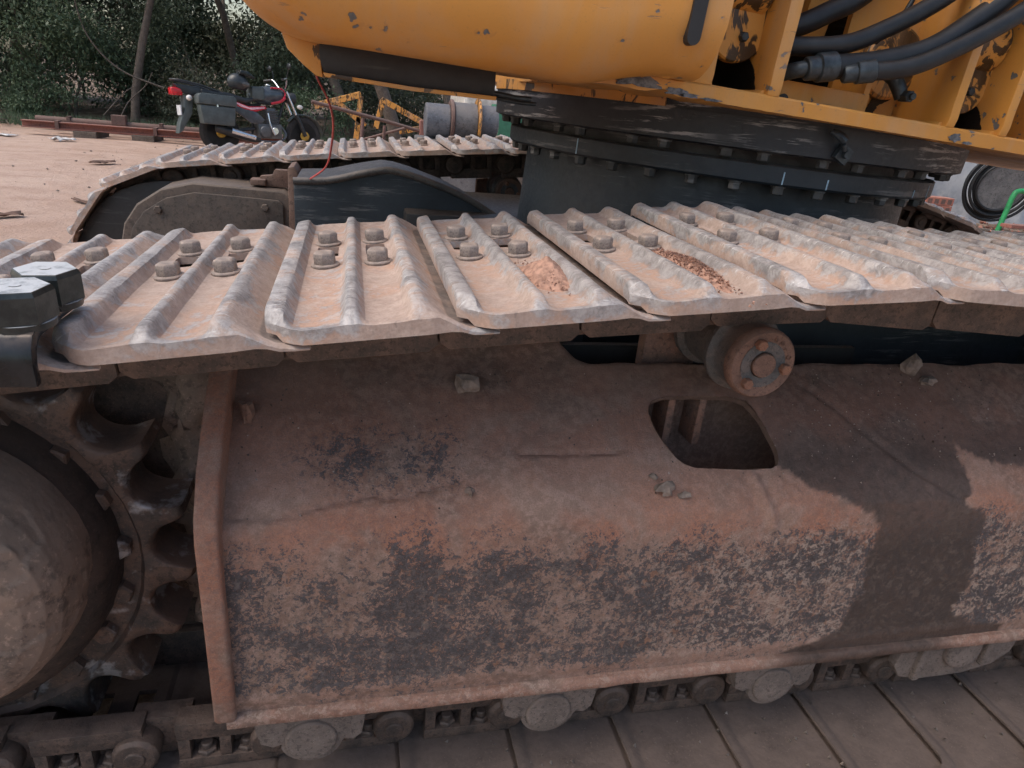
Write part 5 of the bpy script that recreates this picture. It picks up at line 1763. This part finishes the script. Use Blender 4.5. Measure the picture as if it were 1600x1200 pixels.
sb = MB(); sb.box((-.40, -.3, 0), (.42, .35, .74)); sb.obj('pedestal', X['galv'], dm, smooth=0, bevel=.02)
gp = MB(); gp.box((-.15, -.25, 0), (.15, .25, .36)); gpo = gp.obj('green_crate', plain('green_paint', (.04, .16, .095), .6), smooth=0, bevel=.02); gpo.location = (2.02, 7.4, .72)
tag(gpo, 'green box peeking out behind the casing pipe', 'box')
gs = MB(); gs.box((1.75, 7.2, 0), (2.4, 7.8, .72)); tag(gs.obj('timber_stack', X['bark'], smooth=0, bevel=.02), 'low timber stack carrying the green box', 'stack')
hu = MB(); hu.box((1.75, 9.0, 0), (3.2, 10.4, 1.3)); tag(hu.obj('water_tank', plain('pale_tank_plastic', (.50, .48, .44), .6), smooth=0, bevel=.08, seg=4), 'pale tank behind the casing pipe', 'tank')

# ------------------------------------------------------------------ right hand side: wall, coil, debris
def mk_wall():
    t = NT('stained_whitewash')
    a = t.noise(1.2, 8, .65); b = t.noise(9, 8, .7)
    sp = t.n('SeparateXYZ'); t.l(t.co('Object'), sp.inputs[0])
    c = t.mix(t.ramp(a, .35, .65), (.42, .44, .47), (.60, .60, .60))
    c = t.mix(t.ramp(b, .52, .7, 0, .6), c, (.30, .29, .28))
    c = t.mix(t.math('MULTIPLY', t.ramp(t.noise(3, 6), .4, .6), t.ramp(sp.outputs[2], .7, .2)), c, (.30, .33, .38))
    return t.out(c, .9, 0, bump=b, bd=.01, bs=.5)
X['wall'] = mk_wall()
w = MB(); w.box((0, 0, -.1), (9, .22, 3.2)); wo = w.obj('yard_wall', X['wall'], smooth=0, bevel=.01); wo.location = (8.2, 9.0, 0); wo.rotation_euler = (0, 0, radians(-14))
tag(wo, 'stained whitewashed wall at the right behind the machine', 'wall')
po = MB(); po.box((8.25, 8.2, 0), (8.62, 8.45, 2.2)); tag(po.obj('steel_post', plain('blue_grey_post_paint', (.12, .17, .21), .5), smooth=0, bevel=.01), 'blue grey steel post standing in front of the wall', 'post')
co = empty('hose_coil', (9.55, 7.75, .62), radians(-20), 'coil of black hose leaning on the wall at the right edge', 'hose coil')
co.rotation_euler = (radians(8), 0, radians(-20))
for k, (R, y, r) in enumerate(((.50, 0, .022), (.46, .03, .022), (.42, -.02, .022), (.40, .04, .022), (.36, .01, .022), (.34, -.03, .02))):
    mb = MB(); N = 56
    pts = [(R * cos(2 * pi * i / N) * (1 + .02 * n1(i * .2, k)), y + .02 * n1(i * .15, k, 3), R * 1.0 * sin(2 * pi * i / N)) for i in range(N + 1)]
    mb.tube(pts, r, 8); mb.obj('hose_turn', X['hose'], co, smooth=60)
dd = MB(); dd.cyl(.33, -.02, .03, 36, YM); dd.obj('disc', X['galv'], co, smooth=30)
gt = MB(); gt.tube(catmull([(8.36, 6.5, .12), (8.39, 6.5, .40), (8.41, 6.5, .60), (8.46, 6.5, .66), (8.62, 6.52, .66), (8.85, 6.55, .58)], 6), .032, 10)
tag(gt.obj('green_pipe', plain('bright_green_pipe', (.02, .24, .075), .5), smooth=60), 'bent bright green pipe in front of the black hose coil', 'pipe')
X['brick'] = mk_iron('red_hollow_brick', (.42, .16, .11), (.36, .14, .10), (.40, .25, .19), .5, .9, 8)
for i in range(2):
    bo = empty('hollow_brick', (7.62, 7.0, .27 + .105 * i), radians(-6), ['lower red hollow brick beside the slewing ring', 'upper red hollow brick beside the slewing ring'][i], 'brick', 'red hollow bricks')
    mb = MB(); mb.box((0, 0, 0), (.40, .2, .10)); mb.obj('brick_body', X['brick'], bo, smooth=0, bevel=.006)
    for k in range(4):
        h_ = MB(); h_.box((.025 + .095 * k, -.003, .02), (.085 + .095 * k, .004, .08)); h_.obj('cell', X['brownox'], bo, smooth=0)
bk = MB(); bk.box((7.55, 6.9, -.02), (8.2, 7.35, .268)); tag(bk.obj('concrete_block', X['wall'], smooth=0, bevel=.02), 'grey concrete block under the hollow bricks', 'block')
rg = random.Random(77)
mats = [X['brick'], X['wall'], X['redox'], X['bark'], X['galv'], X['scrapw'], X['claygrey']]
nm = ['broken brick', 'plaster chunk', 'rusty metal scrap', 'wood offcut', 'grey metal strip', 'white plastic scrap', 'clay lump']
plc = ['near the green pipe', 'below the hollow bricks', 'in the middle of the debris', 'at the foot of the wall', 'near the right edge', 'beside the coil']
rub_ = MB()
for i in range(900):
    x = rg.uniform(5.5, 11); y = rg.uniform(5.2, 8.6); s = rg.choice([.015, .02, .03, .05])
    p = Vector((x, y, s * .3))
    q = [Vector((a * s * rg.uniform(.5, 1.3), b * s * rg.uniform(.5, 1.3), c * s * rg.uniform(.3, .9))) for a, b, c in ((1, 0, 0), (-1, 0, 0), (0, 1, 0), (0, -1, 0), (0, 0, 1), (0, 0, -1))]
    rub_.add([p + w_ for w_ in q], [(0, 2, 4), (2, 1, 4), (1, 3, 4), (3, 0, 4), (2, 0, 5), (1, 2, 5), (3, 1, 5), (0, 3, 5)])
tag(rub_.obj('rubble', X['brick'], smooth=0), 'brick rubble strewn at the foot of the wall', 'rubble', kind='stuff')
def plank(a, b, w, h, mat, lb):
    a, b = Vector(a), Vector(b); mb = MB(); L = (b - a).length
    mb.box((-w / 2, -h / 2, 0), (w / 2, h / 2, L), frame(a, (0, 1, 0), None, b - a)); o = mb.obj('plank', mat, smooth=0, bevel=.005); tag(o, lb, 'plank', 'planks in the debris')
plank((7.9, 6.0, .30), (9.6, 6.3, .26), .14, .04, X['redox'], 'reddish plank on top of the debris at the right')
plank((7.7, 5.9, .22), (9.5, 6.1, .18), .16, .04, X['galv'], 'grey plank under the reddish plank')
plank((7.8, 6.2, .14), (9.3, 6.0, .12), .16, .05, X['claygrey'], 'pale plank lowest in the debris pile')
plank((7.3, 7.4, .05), (9.0, 7.2, .07), .05, .03, X['claygrey'], 'long pale strip along the foot of the wall')
for i in range(16):
    x, y, z = rg.uniform(6.6, 9.8), rg.uniform(5.4, 6.6), rg.uniform(.02, .14)
    k = i % 7
    mb = MB(); lump(mb, (0, 0, 0), (rg.uniform(.05, .12), rg.uniform(.04, .1), rg.uniform(.02, .06)), 8, .9, 8, i)
    o = mb.obj('debris_chunk', mats[k], smooth=0); o.location = (x, y, z); tag(o, nm[k] + ' lying ' + plc[i % 6] + ' in the debris', 'debris', 'debris chunks by the wall')
pl = MB(); pl.box((7.7, 5.5, 0), (9.6, 6.6, .10)); tag(pl.obj('debris_mound', X['soil'], smooth=0, bevel=.05, seg=3), 'low mound of soil under the debris', 'mound')
